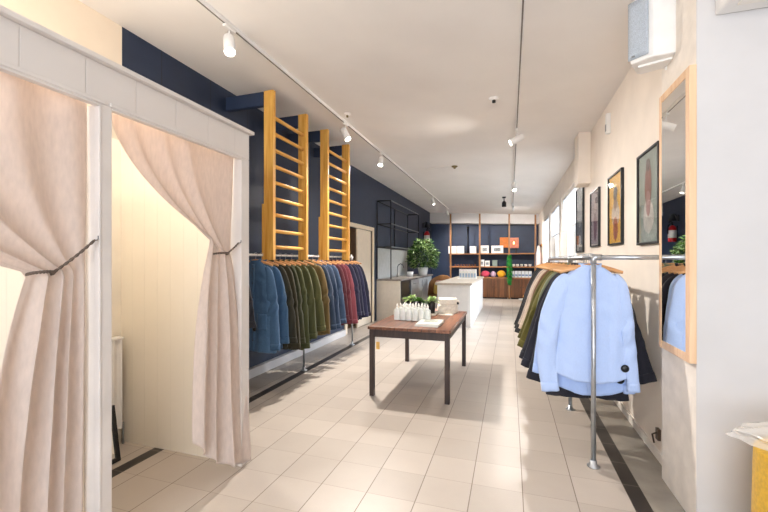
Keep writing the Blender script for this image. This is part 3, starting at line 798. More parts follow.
# loudspeaker
t = thing('wall_speaker', 'white wedge loudspeaker high on the right wall', 'speaker', (.90, 2.93, 2.915), math.radians(-22))
sp = MB().prism([(-.13, -.10), (.0, -.135), (.115, -.10), (.10, .10), (-.115, .09)], -.19, .22, 2)
sp.build('cabinet', M_whitemetal, t, bevel=.014)
M_grille = mat('speaker_grille', 'B9C2CC', .5, var=.25, scale=240)
def gr(u, v):
    p = Vector((-.134, -.092, 0)).lerp(Vector((-.022, -.136, 0)), u); return (p.x - .006, p.y - .010, lerp(-.165, .205, v))
MB().grid(gr, 6, 8).build('grille', M_grille, t, True, solid=.006)
MB().tube([(.05, .04, -.19), (.05, .04, -.215), (.10, .12, -.215)], .011).build('bracket_arm', M_whitemetal, t, True)
MB().bx(-.09, .09, -.06, .06, -.205, -.19).build('bracket_plate', M_whitemetal, t, bevel=.003)
MB().bx(-.118, -.10, -.128, -.118, -.155, -.147).build('badge', M_steel, t)
tag(MB().tube([(1.018, 2.99, 2.83), (1.012, 2.985, 2.9), (1.02, 2.99, 3.0), (1.01, 2.98, 3.1), (1.02, 2.985, 3.2)], .006, 8).tube([(1.0, 2.975, 2.86), (1.005, 2.97, 2.95), (.995, 2.975, 3.05), (1.0, 2.97, 3.2)], .005, 8).build('speaker_cable', mat('grey_cable', '8A8580', .6), None, True, loc=(-.055, -.0, 0)), 'grey cables running up beside the loudspeaker', 'cable')
# white unit on the recess wall
t = thing('air_conditioner', 'white air conditioner at the top right corner', 'air conditioner', (1.415, 2.525, 2.765))
MB().prism([(0, .0), (0, .30), (-.19, .30), (-.21, .26), (-.21, .08), (-.16, .0)], -.37, .55, 0).build('housing', M_whitemetal, t, bevel=.012)
MB().box((.09, -.12, -.004), (.8, .07, .01)).build('air_flap', M_paper, t, bevel=.003)
# sensor and a cable stub
t = thing('wall_sensor', 'small white sensor high on the right wall', 'sensor', (XR, 4.74, 2.83))
MB().bx(-.045, 0, -.03, .03, 0, .22).build('housing', M_whitemetal, t, bevel=.01)
MB().bx(-.049, -.044, -.02, .02, .03, .1).build('sensor_window', M_steel, t)
tag(MB().bx(-.02, 0, -.025, .025, -.04, .04).tube([(-.02, 0, .01), (-.05, -.01, .0), (-.04, -.015, -.06)], .006, 8).build('cable_outlet', mat('brown_plastic', '4A3A2C', .5), loc=(XR, 3.29, .19)), 'brown cable outlet low on the right wall', 'cable outlet')
# yellow cushion and film bag lower right
t = thing('bean_bag', 'mustard yellow bean bag at the lower right corner', 'bean bag', (1.37, 2.185, 0))
def bean(u, v):
    a = 2 * PI * u
    r = lerp(.25, .31, min(1, v * 4)) * (1 - .10 * v) * (1 if v < .8 else math.sqrt(max(0, 1 - ((v - .8) / .2) ** 2)) ** .8)
    k = 1 + .03 * fnoise(math.cos(a) * 2, math.sin(a) * 2, v * 2)
    return (r * k * math.cos(a), r * k * math.sin(a), .57 * min(1, v / .8) ** 1.0 if v < .8 else .57 + .03 * (v - .8) / .2)
MB().grid(bean, 40, 30, True).build('cushion', mat('mustard_cloth', 'D3A414', .85, var=.15, scale=60, bump=.15, sheen=.2), t, True)
MB().tube([(.0, 0, .59), (.0, -.0, .605)], .02, 10).build('top_tuft', mat('mustard_cloth', 'D3A414'), t, True)
t = thing('plastic_bag', 'clear crumpled plastic bag lying on the yellow bean bag', 'bag', (1.215, 2.16, .615))
def film(u, v):
    a = 2 * PI * u
    k = 1 + .30 * fnoise(math.cos(a) * 1.7, math.sin(a) * 1.7, v * 3 + 1)
    r = (1 - .45 * v ** 1.5) if v < .9 else (1 - .45 * .854) * (1 - (v - .9) / .1)
    return (.25 * r * k * math.cos(a), .13 * r * k * math.sin(a), .008 + .14 * v * (.75 + .5 * fnoise(math.cos(a) * 1.3, math.sin(a) * 1.3, 4)) + .03 * max(0, -math.cos(a)) * (1 - v))
MB().grid(film, 34, 12, True).build('film', M_film, t, False)
q = random.Random(3); m_ = MB()
for i in range(70):
    m_.lathe([(.001, -.007), (.008, 0), (.001, .007)], (q.uniform(-.08, .17), q.uniform(-.07, .07), .012 + q.uniform(0, .03)), 6)
g_ = m_.build('filling', mat('golden_crumbs', 'C79A52', .6, var=.3), t); g_['kind'] = 'stuff'

# ------------------------------------------------------------------ tracks and spots
def track(label, x, y0, y1):
    z = cz(x)
    t = thing('lighting_track', label, 'lighting track', (x, y0, z), 0, 'ceiling lighting tracks')
    MB().bx(-.018, .018, 0, y1 - y0, -.032, -.001).build('track_rail', M_whitemetal, t, bevel=.002)
    MB().bx(-.006, .006, .01, y1 - y0 - .01, -.0335, -.031).build('track_slot', mat('slot_grey', '77706A', .6), t)
    MB().bx(-.022, .022, -.12, 0.0, -.036, -.001).build('feed_box', M_whitemetal, t, bevel=.003)
    MB().bx(-.022, .022, y1 - y0, y1 - y0 + .03, -.036, -.001).build('end_cap', M_whitemetal, t, bevel=.003)
track('lighting track over the left side of the shop', -2.15, -.2, 14.2)
track('lighting track over the right side of the shop', .085, -.2, 13.0)
def spot(label, x, y, target, power, ang=75, blend=.6, color=(1, .94, .87), length=.19, lens=True):
    z = cz(x) - .034
    t = thing('track_spotlight', label, 'spotlight', (x, y, z), 0, 'white track spotlights')
    MB().bx(-.016, .016, -.06, .06, -.022, 0).build('adapter', M_whitemetal, t, bevel=.003)
    MB().tube([(0, 0, -.022), (0, 0, -.10)], .007).build('stem', M_whitemetal, t, True)
    C0 = Vector((0, 0, -.14)); d = (Vector(target) - (Vector((x, y, z)) + C0)).normalized()
    M = d.to_track_quat('Z', 'X').to_matrix()
    r = .045
    MB().lathe([(.02, -length * .5), (r * .92, -length * .47), (r, -length * .3), (r, length * .5), (r - .004, length * .5), (r - .005, length * .44)], C0, 24, M, cap=False).lathe([(.0005, -length * .5), (.02, -length * .5)], C0, 24, M, cap=False).build('lamp_body', M_whitemetal, t, True)
    MB().lathe([(.0005, length * .46), (r - .005, length * .455)], C0, 24, M, cap=False).build('lens', M_lens, t)
    ld = bpy.data.lights.new('track_spot_light', 'SPOT'); ld.energy = power; ld.spot_size = math.radians(ang); ld.spot_blend = blend; ld.color = color; ld.shadow_soft_size = .03
    lo = bpy.data.objects.new('track_spot_light', ld); COL.objects.link(lo); lo.parent = t
    lo.location = C0 + d * (length * .53); lo.rotation_euler = d.to_track_quat('-Z', 'Y').to_euler()
P = 1.0
spot('left track spotlight nearest the camera, above the fitting rooms', -2.15, 2.57, (-1.1, 1.5, .4), 75 * P, 130, .8)
spot('left track spotlight beside the farther wall bars', -2.15, 4.88, (-.5, 4.3, .3), 520 * P, 140, .8)
spot('left track spotlight just past the wall bars', -2.15, 6.4, (-1.9, 5.0, .8), 170 * P, 120, .8)
spot('left track spotlight over the kitchen counter', -2.15, 11.2, (-1.2, 11.0, 0.4), 340 * P, 130, .8)
spot('farthest left track spotlight by the back shelves', -2.15, 13.9, (-1.6, 15.2, 1.2), 320 * P, 120, .8)
spot('right track spotlight nearest the camera, tilted left', .085, 5.45, (-1.6, 5.1, 2.2), 70 * P, 120, .8)
spot('right track spotlight in the middle of the ceiling', .085, 8.9, (.3, 7.6, .6), 330 * P, 130, .8)
spot('farthest right track spotlight by the back shelves', .085, 12.6, (.1, 15.2, 1.2), 320 * P, 120, .8)
spot('unseen right track spotlight added above the camera to light the shirts', .085, .9, (.62, 3.4, 1.1), 35 * P, 110, .9)  # out-of-view head, added for front light on the shirts
# black pendant spot and ceiling roses
t = thing('black_spotlight', 'black ceiling spotlight near the back shelves', 'spotlight', (-.16, 11.4, cz(-.16)))
MB().bx(-.05, .05, -.05, .05, -.03, 0).build('base', M_black, t, bevel=.004); MB().tube([(0, 0, -.03), (0, 0, -.12)], .012).build('stem', M_black, t, True)
MB().lathe([(.03, .0), (.06, -.04), (.06, -.16), (.05, -.16)], (0, 0, -.12), 20).build('lamp_body', M_black, t, True)
def rose(label, x, y, r, m, m2):
    t = thing('ceiling_rose', label, 'ceiling fitting', (x, y, cz(x)), 0, 'old ceiling fittings')
    MB().lathe([(r, 0), (r, -.012), (r * .7, -.025), (.001, -.026)], n=24).build('base', m, t, True)
    MB().lathe([(r * .35, -.025), (r * .35, -.05), (.001, -.052)], n=16).build('terminal', m2, t, True)
M_brass = mat('aged_brass', '8B7A52', .5, metal=.3, var=.2)
rose('dark capped ceiling fitting in the middle of the ceiling', -.17, 4.45, .055, M_ceil, M_black)
rose('brass ceiling fitting farther down the shop', -1.03, 7.6, .06, M_brass, M_brass)
rose('small ceiling fitting beside the left track', -2.0, 4.6, .04, M_ceil, M_brass)
tag(MB().bx(-.01, .01, 0, .0 + .012, -.014, 0).bx(-.55, .0, 0, .012, -.014, 0).build('cable_conduit', M_ceil, loc=(-1.06, 7.6, cz(-1.2))), 'thin painted conduit running from the brass ceiling fitting', 'conduit')

# ------------------------------------------------------------------ kitchen corner on the left
kc = thing('kitchen_cabinet', 'cream kitchen cabinet run at the left wall', 'cabinet', (XL, 8.9, 0))
M_kit = mat('kitchen_cream', 'F0E6D6', .5, var=.04)
MB().bx(.0, .6, 0, .04, 0, .97).build('end_panel', M_kit, kc, bevel=.003)
MB().bx(.0, .575, .04, .94, 0.1, .965).bx(.0, .575, 1.88, 3.9, .1, .965).build('carcass', mat('kitchen_dark', '2A2826', .5), kc)
for a, b_ in ((.06, .95), (1.9, 2.5), (2.52, 3.18), (3.2, 3.88)):
    d = MB().bx(.58, .6, a, b_, .12, .95).build('cabinet_door', M_blackp if a < .1 else M_tilew, kc, bevel=.003)
    MB().tube([(.615, b_ - .1, .7), (.615, b_ - .1, .88)], .006).build('handle', M_steel, d, True)
wt = tag(MB().bx(0, .64, -.02, 3.95, 0, .035).build('worktop', M_concrete, bevel=.004, loc=(XL, 8.9, .972)), 'grey concrete worktop on the kitchen cabinet run', 'worktop')
dw = thing('dishwasher', 'grey fronted dishwasher under the kitchen worktop', 'dishwasher', (XL + .6, 10.03, 0.02))
MB().bx(0, .03, -.12, .72, .08, .93).build('door_panel', mat('appliance_grey', 'A9ABAD', .35, metal=.4), dw, bevel=.006)
MB().tube([(.05, 0, .82), (.05, .63, .82)], .008).build('handle', M_steel, dw, True)
MB().bx(-.58, 0, -.12, .72, 0, .93).build('body', M_blackp, dw)
struct(MB().bx(XL, XL + .012, 8.95, 11.9, 1.01, 1.77).build('trim_6', M_tilew))
# steel shelf frame
ks = thing('steel_shelf', 'open dark steel shelf frame above the kitchen worktop', 'shelf', (XL, 8.9, 1.01))
def rod(a, b_): return MB().tube([a, b_], .014, 8)
D = .37; L = 2.95; Ht = 1.9
for x in (.02, D):
    for y in (0, L):
        if x == D and y == L: MB().tube([(x, y, .78), (x, y, Ht)], .014, 8).build('upright', M_black, ks, True)
        else: rod((x, y, 0.0), (x, y, Ht)).build('upright', M_black, ks, True)
rod((.02, 1.5, .78), (.02, 1.5, Ht)).build('upright', M_black, ks, True)
for z in (.78, 1.34, Ht):
    for x in (.02, D): rod((x, 0, z), (x, L, z)).build('side_bar', M_steel if x == D else M_black, ks, True)
    for y in (0, L): rod((.02, y, z), (D, y, z)).build('cross_bar', M_black, ks, True)
# tap
t = thing('kitchen_tap', 'arched steel tap at the kitchen worktop', 'tap', (XL + .16, 10.2, 1.007))
MB().lathe([(.03, 0), (.03, .04), (.02, .05)], n=16).build('base', M_steel, t, True)
MB().tube([(0, 0, .05), (0, 0, .28), (.03, 0, .34), (.09, 0, .37), (.15, 0, .34), (.18, 0, .26)], .014, 10).build('spout', M_steel, t, True)
MB().tube([(0, .02, .04), (0, .09, .07)], .008).build('lever', M_steel, t, True)
tag(MB().lathe([(.07, 0), (.09, .14), (.085, .14), (.066, .01)], n=20).build('utensil_pot', M_whitemetal, None, True, loc=(XL + .42, 10.6, 1.008)), 'white utensil pot beside the kitchen tap', 'pot')
# bushy fern
t = thing('potted_fern', 'large bushy fern in a white pot on the worktop', 'plant', (XL + .60, 11.45, 1.008))
MB().lathe([(.12, 0), (.16, .25), (.15, .25), (.14, .22), (.001, .22)], n=24).build('pot', M_whitemetal, t, True)
q = random.Random(11)
for m_, nfr in ((M_leafd, 1000), (M_leaf, 900), (M_leafl, 800)):
    b_ = MB()
    for i in range(nfr):
        a = q.uniform(0, 2 * PI); e = q.uniform(-.75, PI / 2); r = q.uniform(.35, 1) ** .5
        k = 1 + .25 * fnoise(math.cos(a) * 2, math.sin(a) * 2, e * 2)
        p = Vector((.44 * r * k * math.cos(a) * math.cos(e), .44 * r * k * math.sin(a) * math.cos(e), .56 + .50 * r * k * math.sin(e)))
        d = Vector((math.cos(a) + q.uniform(-.6, .6), math.sin(a) + q.uniform(-.6, .6), q.uniform(-1.1, .5))).normalized() * q.uniform(.08, .14)
        s_ = d.cross(Vector((q.uniform(-1, 1), q.uniform(-1, 1), 1))).normalized() * .016
        p.z = max(.16, p.z); p.x = max(-.47, p.x)
        b_.add([p, p + d * .4 + s_, p + d, p + d * .4 - s_], [(0, 1, 2, 3)])
    b_.build('foliage', m_, t)
for k in range(9):
    a = k * .7; MB().tube([(0, 0, .2), (.08 * math.cos(a), .08 * math.sin(a), .5), (.28 * math.cos(a), .28 * math.sin(a), .72)], .006, 6).build('stem', M_leafd, t, True)
# extinguisher on left wall far
t = thing('fire_extinguisher', 'red fire extinguisher on the far left wall', 'fire extinguisher', (XL + .13, 14.3, 2.05))
MB().lathe([(.10, 0), (.11, .03), (.11, .42), (.06, .5), (.03, .52)], n=24).build('cylinder', mat('extinguisher_red', 'B3141C', .35, var=.05), t, True)
MB().lathe([(.113, .12), (.113, .36)], n=24, cap=False).add([], []).build('label_band', mat('label_white', 'D8D4D0', .5), t, True).scale = (1, 1, 1)
MB().tube([(0, 0, .52), (0, 0, .60), (.06, 0, .66), (.10, 0, .6)], .025, 8).box((.03, 0, .68), (.16, .04, .03)).build('valve', M_black, t, True)
MB().tube([(.05, -.02, .58), (.13, -.04, .5), (.14, -.05, .25)], .018, 8).build('hose', M_black, t, True)
MB().bx(-.13, -.1, -.05, .05, .1, .5).build('wall_mount', M_black, t)
t = thing('wall_lamp', 'black wall lamp above the fire extinguisher', 'lamp', (XL, 14.2, 2.78))
MB().bx(0, .03, -.06, .06, -.1, .1).build('backplate', M_black, t, bevel=.005)
MB().lathe([(.05, .12), (.12, -.08), (.115, -.08), (.045, .11)], (.16, 0, 0), 20, cap=False).build('lamp_shade', M_black, t, True)
MB().tube([(.03, 0, .05), (.1, 0, .14), (.16, 0, .12)], .01).build('arm', M_black, t, True)
# rattan chair with cushions beside the counter
t = thing('wicker_armchair', 'rounded wicker armchair between worktop and island', 'chair', (-2.05, 11.6, 0), -.3)
M_wick = mat('wicker', '9A6A3C', .7, var=.35, scale=70, bump=.4)
def wb(u, v):
    a = PI * lerp(-.15, 1.15, u); return (.34 * math.cos(a), .30 * math.sin(a) + .06 * v, .42 + .60 * v * (.45 + .55 * math.sin(PI * u)))
MB().grid(wb, 26, 10).build('backrest', M_wick, t, True, solid=.03)
MB().lathe([(.32, .38), (.34, .42), (.001, .43)], n=24).build('seat', M_wick, t, True)
for sx in (-1, 1):
    for sy in (-1, 1): MB().tube([(sx * .22, sy * .2, .4), (sx * .27, sy * .25, 0)], .018, 8).build('leg', M_darkwood, t, True)
def cushion(name, loc, rz, hexa, label, s=.2):
    c_ = MB()
    def cf(u, v):
        a = 2 * PI * u; b2 = PI * (v - .5); k = math.cos(b2) ** .5
        return (s * k * math.copysign(abs(math.cos(a)) ** .5, math.cos(a)), s * .3 * math.sin(b2), s + s * k * math.copysign(abs(math.sin(a)) ** .5, math.sin(a)))
    c_.grid(cf, 28, 12, True); o = c_.build(name, cloth(hexa), None, True, loc=loc); o.rotation_euler = (-.25, 0, rz)
    tag(o, label, 'cushion')
cushion('cushion', (-2.02, 11.50, .44), -.3, 'D9B45A', 'yellow cushion on the wicker armchair')
cushion('cushion', (-2.07, 11.80, .52), -.3, 'C99A98', 'dusty pink cushion behind the yellow one', .17)

# ------------------------------------------------------------------ island counter
t = thing('island_counter', 'white island counter with grey worktop', 'counter', (-1.18, 8.5, 0))
MB().bx(-.36, .37, .03, 3.9, 0, .92).build('base', M_counter, t, bevel=.006)
MB().bx(-.40, .40, 0, 3.95, .92, .97).build('worktop', mat('island_worktop_stone', 'B9AE9F', .45, var=.12, scale=16), t, bevel=.005)
MB().bx(.371, .378, .08, 1.4, .06, .88).build('side_panel', M_counter, t, bevel=.003); MB().bx(.371, .378, 1.46, 3.84, .06, .88).build('side_panel', M_counter, t, bevel=.003)
MB().bx(-.32, .33, .022, .03, .06, .88).build('front_panel', M_counter, t, bevel=.003)
k = 0
for row in range(2):
    for c in range(6):
        x = -1.31 + c * .078; y = 10.9 + row * .09
        if k == 0:
            r0 = thing('soap_box', 'white boxed bottle on the island counter, leftmost front row', 'box', (x, y, .97), 0, 'boxes on the island counter')
            MB().bx(-.035, .035, -.035, .035, 0, .25).build('carton', M_paper, r0, bevel=.002); MB().bx(-.026, .026, -.0357, -.035, .03, .14).build('paper_label', mat('label_blue', 'AFC3D6', .6), r0)
        else:
            nm = ['leftmost', 'second', 'third', 'fourth', 'fifth', 'rightmost'][c]
            copy_tree(r0, (x, y, .97), 'white boxed bottle on the island counter, %s in the %s row' % (nm, ['front', 'back'][row]))
        k += 1
tag(MB().bx(-.25, .25, -.07, .07, 0, .008).bx(-.25, -.244, -.07, .07, .008, .03).bx(.244, .25, -.07, .07, .008, .03).build('display_tray', M_whitemetal, bevel=.001, loc=(-1.1, 10.6, .97)), 'low white tray in front of the boxed bottles', 'tray')

# ------------------------------------------------------------------ back wall shelving
YS = 15.45
sh = thing('shelving_unit', 'wooden shelving unit across the navy back wall', 'shelf', (0, YS, 0))
for x, zt in ((-2.25, 3.02), (-1.12, 2.99), (-.03, 2.94), (.90, 2.88)):
    MB().bx(x - .03, x + .03, -.03, .03, 0, zt + .3).build('upright', M_postwood, sh, bevel=.004)
for z, x0 in ((1.73, -2.3), (1.22, -2.3), (.80, -1.1)):
    MB().bx(x0, .92, .03, .45, z - .02, z + .02).build('shelf_board', M_shelfwood, sh, bevel=.003)
for i, (a, b_) in enumerate(((-1.07, -.07), (.01, .86))):
    c_ = thing('storage_cabinet', ['slatted wooden cabinet under the shelves, left one', 'slatted wooden cabinet under the shelves, right one'][i], 'cabinet', ((a + b_) / 2, YS + .03, 0), 0, 'slatted cabinets')
    hw = (b_ - a) / 2
    MB().bx(-hw, hw, .0, .40, .05, .775).build('carcass', M_slat, c_); MB().bx(-hw + .03, hw - .03, .04, .38, 0, .05).build('plinth', M_black, c_)
    for s_ in (-1, 1):
        d = MB().bx(min(s_ * .01, s_ * (hw - .01)), max(s_ * .01, s_ * (hw - .01)), -.018, 0, .07, .76).build('cabinet_door', M_slat, c_, bevel=.003)
        MB().lathe([(.012, 0), (.015, .02), (.001, .022)], (s_ * .06, -.018, .45), 12, Matrix.Rotation(PI / 2, 3, 'X')).build('knob', M_black, d, True)
def carton(x, z, w_, h_, d_, hexa, label, group, window=None):
    r = thing('carton', label, 'box', (x, YS + .16, z), R.uniform(-.03, .03), group)
    MB().bx(-w_ / 2, w_ / 2, -d_ / 2, d_ / 2, 0, h_).build('box_body', mat('carton_' + hexa, hexa, .6, var=.05), r, bevel=.004)
    MB().bx(-w_ / 2 - .002, w_ / 2 + .002, -d_ / 2 - .002, d_ / 2 + .002, h_ - .03, h_ + .002).build('box_lid', mat('carton_' + hexa, hexa, .6), r, bevel=.002)
    if window: MB().bx(-w_ * .28, w_ * .28, -d_ / 2 - .003, -d_ / 2 - .002, h_ * .25, h_ * .7).build('printed_panel', mat('panel_' + window, window, .6, var=.4, scale=18), r)
Z1, Z2, Z3 = 1.751, 1.241, .821
G1 = 'white cartons on the top shelf'
for x, w_, h_, win, lab in ((-2.19, .32, .29, None, 'leftmost white carton on the top shelf'), (-1.87, .25, .29, None, 'white carton on the top shelf, second from the left'),
    (-1.38, .24, .28, None, 'white carton on the top shelf just left of the second post'), (-.94, .31, .30, '9EA2A4', 'white carton with grey print right of the second post'),
    (-.47, .44, .29, '8F9396', 'widest white carton, in front of the orange lantern half')):
    carton(x, Z1, w_, h_, .2, 'E9E6E2', lab, G1, win)
for x, w_, h_, hx, lab in ((-1.13 + .09, .15, .26, 'E4E4E4', 'white carton upright on the second shelf by the post'), (-.84, .17, .22, 'DEDCD8', 'white carton with pale print on the second shelf'), (-.56, .18, .24, '7D8B84', 'grey green tin on the second shelf')):
    carton(x, Z2, w_, h_, .2, hx, lab, 'cartons on the second shelf', '9AA3A8' if hx != '7D8B84' else None)
for i in range(8):
    x = -2.08 + i * .11
    o = MB().lathe([(.03, 0), (.034, .05), (.03, .075), (.001, .08)], n=14).build('small_jar', mat('jar_brown', '7C4F36', .5, var=.3), None, True, loc=(x, YS + .16, Z2))
    tag(o, 'small brown jar on the second shelf, ' + ['leftmost of eight', 'second from left', 'third from left', 'fourth from left', 'fifth from left', 'sixth from left', 'seventh from left', 'rightmost of eight'][i], 'jar', 'brown jars on the second shelf')
for i in range(5):
    x = .12 + i * .15
    r = thing('cup', 'white cup on the second shelf right bay, ' + ['leftmost', 'second from left', 'middle one', 'second from right', 'rightmost'][i], 'cup', (x, YS + .15, Z2), i * .7, 'white cups on the second shelf')
    MB().lathe([(.03, 0), (.045, .03), (.05, .09), (.046, .09), (.04, .03), (.001, .012)], n=18).build('bowl', M_whitemetal, r, True)
    MB().tube([(.046, 0, .075), (.075, 0, .065), (.075, 0, .035), (.044, 0, .025)], .006, 8).build('handle', M_whitemetal, r, True)
for i in range(6):
    x = .10 + i * .125
    r = thing('paper_bag', 'white and blue bag on the lowest shelf, ' + ['leftmost', 'second from left', 'third from left', 'fourth from left', 'fifth from left', 'rightmost'][i], 'bag', (x, YS + .14, Z3), 0, 'white and blue bags on the lowest shelf')
    MB().bx(-.055, .055, -.05, .05, 0, .25).build('bag_body', mat('bag_white', 'DFE6EE', .6, var=.06), r, bevel=.008)
    MB().bx(-.045, .045, -.0515, -.05, .06, .12).build('blue_band', mat('band_blue', '6F8FC0', .6), r)
def puff(name, x, z, rx, ry, rz, hexa, label, cat, y=YS + .12, seed=1):
    b_ = MB()
    def pf(u, v):
        a = 2 * PI * u; e = PI * (v - .5); k = 1 + .22 * fnoise(math.cos(a) * 2, math.sin(a) * 2, v * 4 + seed)
        return (rx * k * math.cos(a) * math.cos(e), ry * k * math.sin(a) * math.cos(e), rz + rz * math.sin(e) * (k if e > 0 else 1))
    b_.grid(pf, 26, 16, True)
    return tag(b_.build(name, cloth(hexa), None, True, loc=(x, y, z)), label, cat)
puff('cosmetic_pouch', -.32, Z3, .16, .11, .13, 'E3A51C', 'yellow pouch on the lowest shelf beside the green garland', 'pouch', seed=2)
puff('cosmetic_pouch', -.92, Z3, .17, .11, .12, 'C4405A', 'crimson pouch on the lowest shelf nearest the island', 'pouch', seed=3)
puff('cosmetic_pouch', -.62, Z3, .10, .11, .11, 'C9A9C0', 'pale lilac pouch between crimson and yellow ones', 'pouch', seed=4)
# green garland
t = thing('green_garland', 'bright green leafy garland hanging down a shelf post', 'garland', (-.02, YS - .06, 1.70))
b_ = MB(); q = random.Random(5)
for i in range(420):
    z = -q.uniform(0, 1.12); rad_ = .11 * math.sin(PI * min(.97, .10 + .9 * (-z / 1.12))) ** .6
    a = q.uniform(0, 2 * PI); o = Vector((rad_ * .6 * math.cos(a), -abs(rad_ * .6 * math.sin(a)), z)); d = Vector((math.cos(a), -abs(math.sin(a)), -.8)).normalized() * .085; s_ = Vector((-math.sin(a), 0, .3)) * .022
    b_.add([o, o + d * .5 + s_, o + d, o + d * .5 - s_], [(0, 1, 2, 3)])
b_.build('foliage', mat('garland_green', '1F8A35', .5, var=.3, scale=12), t)
MB().tube([(0, 0, 0.02), (0, 0, -1.08)], .008, 8).build('stem', M_leafd, t, True)
# copper lantern box
t = thing('table_lantern', 'orange and copper rectangular lantern on the top shelf', 'lantern', (-.04, YS + .36, Z1))
M_or = mat('orange_shade', 'C8701C', .55, var=.12); M_cop = mat('copper_shade', 'B56A50', .4, metal=.25, var=.15)
MB().bx(-.34, -.0, -.075, .08, .22, .62).build('orange_half', M_or, t, bevel=.01)
MB().bx(.002, .36, -.075, .08, .20, .60).build('copper_half', M_cop, t, bevel=.01)
MB().lathe([(.022, 0), (.03, .05), (.012, .1), (.001, .11)], (.18, -.095, .35), 12).build('bulb', emis('filament_glow', (1, .62, .25), 6), t, True)
for x in (-.26, .26): MB().bx(x - .02, x + .02, -.05, .06, 0, .22).build('foot', M_black, t)
# basket of fruit on a white tray near floor
t = thing('fruit_tray', 'white tray with yellow cloth in front of the slatted cabinet', 'tray', (.55, YS - .35, 0))
MB().lathe([(.22, 0), (.26, .05), (.25, .05), (.21, .012), (.001, .01)], n=28).build('tray', M_whitemetal, t, True)
puff('yellow_cloth', .60, .05, .15, .12, .09, 'D99A1C', 'orange yellow cloth heap on the low white tray', 'cloth', y=YS - .35, seed=6)
# garments hanging at the far right corner
g_ = thing('coat_hook_rail', 'short hook rail on the far right wall', 'hook rail', (XR, 14.3, 1.95))
MB().bx(-.04, 0, -.45, .5, 0, .08).build('board', M_shelfwood, g_, bevel=.004)
for y in (-.3, 0, .3): MB().tube([(-.04, y, .03), (-.10, y, .03), (-.12, y, .07)], .008, 8).build('hook', M_black, g_, True)
def hung(x, y, z, hexa, label, seed):
    b_ = MB()
    def hf(u, v):
        a = 2 * PI * u; r = lerp(.03, .11, min(1, v * 2.5)) * (1 + .25 * math.sin(a * 5 + seed) * v)
        return (r * .7 * math.cos(a), r * math.sin(a), -.75 * v)
    b_.grid(hf, 30, 14, True)
    tag(b_.build('scarf', cloth(hexa), None, True, solid=.004, loc=(x, y, z)), label, 'scarf', 'scarves at the far right wall')
hung(XR - .11, 14.0, 1.975, 'D9C2BA', 'pale pink scarf on the far right hook rail', 1)
hung(XR - .11, 14.3, 1.975, 'E4E4EA', 'white scarf on the far right hook rail', 2)
hung(XR - .11, 14.6, 1.975, '24304F', 'dark blue scarf on the far right hook rail', 3)
# hose / cable on the back wall between posts
tag(MB().tube([(0, 0, 0), (0, 0, 1.0)], .022, 8).lathe([(.05, 1.0), (.05, 1.06), (.001, 1.07)], n=14).build('wall_pipe', M_black, None, True, loc=(-1.62, YB - .06, 1.77)), 'black pipe with pale cap on the navy back wall', 'pipe')

# ------------------------------------------------------------------ shrubs outside the far windows
for i, y in enumerate((9.2, 10.7, 12.2, 13.7)):
    b_ = MB(); q = random.Random(20 + i)
    for k in range(700):
        a = q.uniform(0, 2 * PI); e = q.uniform(-.5, PI / 2); r = q.uniform(.55, 1) ** .5
        p = Vector((.40 * r * math.cos(a) * math.cos(e), .58 * r * math.sin(a) * math.cos(e), 1.6 + .9 * r * math.sin(e)))
        d = Vector((q.uniform(-1, 1), q.uniform(-1, 1), q.uniform(-1, .4))).normalized() * .13; s_ = d.cross(Vector((0, 0, 1))) * .3
        b_.add([p, p + d * .5 + s_, p + d, p + d * .5 - s_], [(0, 1, 2, 3)])
    r = thing('shrub', ['dark green shrub outside between the nearest two right windows', 'dark green shrub outside the middle right window', 'dark green shrub outside the farthest right window, nearer one', 'dark green shrub outside the farthest right window, farther one'][i], 'shrub', (1.85, y, 0), 0, 'shrubs outside the windows')
    b_.build('foliage', M_leafd, r); MB().tube([(0, 0, -.1), (0, 0, 1.6)], .05, 8).build('stem', M_darkwood, r, True)
struct(MB().bx(XR + .25, 6, 2.8, YB, -.12, -.1).build('ground', mat('paving_grey', '8A8A88', .8)))

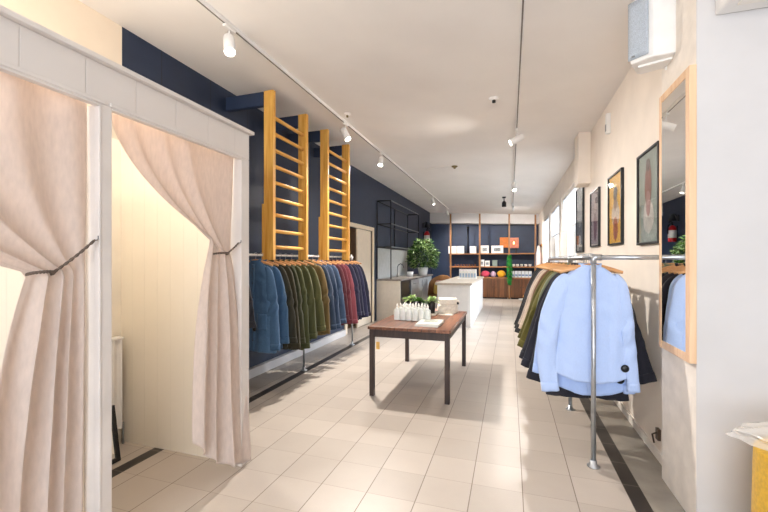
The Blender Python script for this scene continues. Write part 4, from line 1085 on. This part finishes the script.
# ------------------------------------------------------------------ daylight and added fill lights
W = bpy.data.worlds.new('sky'); SC.world = W; W.use_nodes = True
bg = W.node_tree.nodes['Background']; bg.inputs[0].default_value = (.80, .89, 1.0, 1); bg.inputs[1].default_value = 3.2
def area(name, loc, rot, sx, sy, power, color):
    l = bpy.data.lights.new(name, 'AREA'); l.shape = 'RECTANGLE'; l.size = sx; l.size_y = sy; l.energy = power; l.color = color
    o = bpy.data.objects.new(name, l); COL.objects.link(o); o.location = loc; o.rotation_euler = rot; return o
area('shop_window_daylight', (-.15, YF - .35, 1.55), (PI / 2, 0, 0), 4.4, 2.6, 185, (.86, .92, 1.0))
for i, (a, b_) in enumerate(bays):
    area('bay_daylight', (4.6, (a + b_) / 2, 4.0), (0, math.radians(58), 0), 3.0, 2.2, 1200, (.72, .84, 1.0))
def point(name, loc, power, color, r=.06):
    l = bpy.data.lights.new(name, 'POINT'); l.energy = power; l.color = color; l.shadow_soft_size = r
    o = bpy.data.objects.new(name, l); COL.objects.link(o); o.location = loc
point('passage_fill_light', (-3.6, 7.6, 2.1), 7, (1, .85, .68)); point('fitting_room_fill_light', (-2.3, 1.52, 2.36), 23, (1, .90, .78)); point('fitting_room_fill_light', (-2.35, .6, 2.40), 23, (1, .90, .78))  # unseen point lights without fittings, added to brighten the passage and fitting rooms

# ------------------------------------------------------------------ camera
cd = bpy.data.cameras.new('camera'); cam = bpy.data.objects.new('camera', cd); COL.objects.link(cam)
cam.location = (0, 0, 1.45); cam.rotation_euler = (PI / 2, 0, math.radians(18.08))
cd.sensor_width = 36; cd.lens = 386 / 768 * 36; cd.shift_y = 5 / 768; cd.clip_start = .05; cd.clip_end = 100
SC.camera = cam
vs = SC.view_settings
vs.view_transform = 'Standard'; vs.look = 'None'; vs.exposure = -0.2; vs.gamma = 1.0; vs.use_curve_mapping = False
SC.cycles.use_denoising = True; SC.cycles.max_bounces = 10; SC.cycles.diffuse_bounces = 6; SC.cycles.transparent_max_bounces = 12; SC.cycles.sample_clamp_indirect = 6
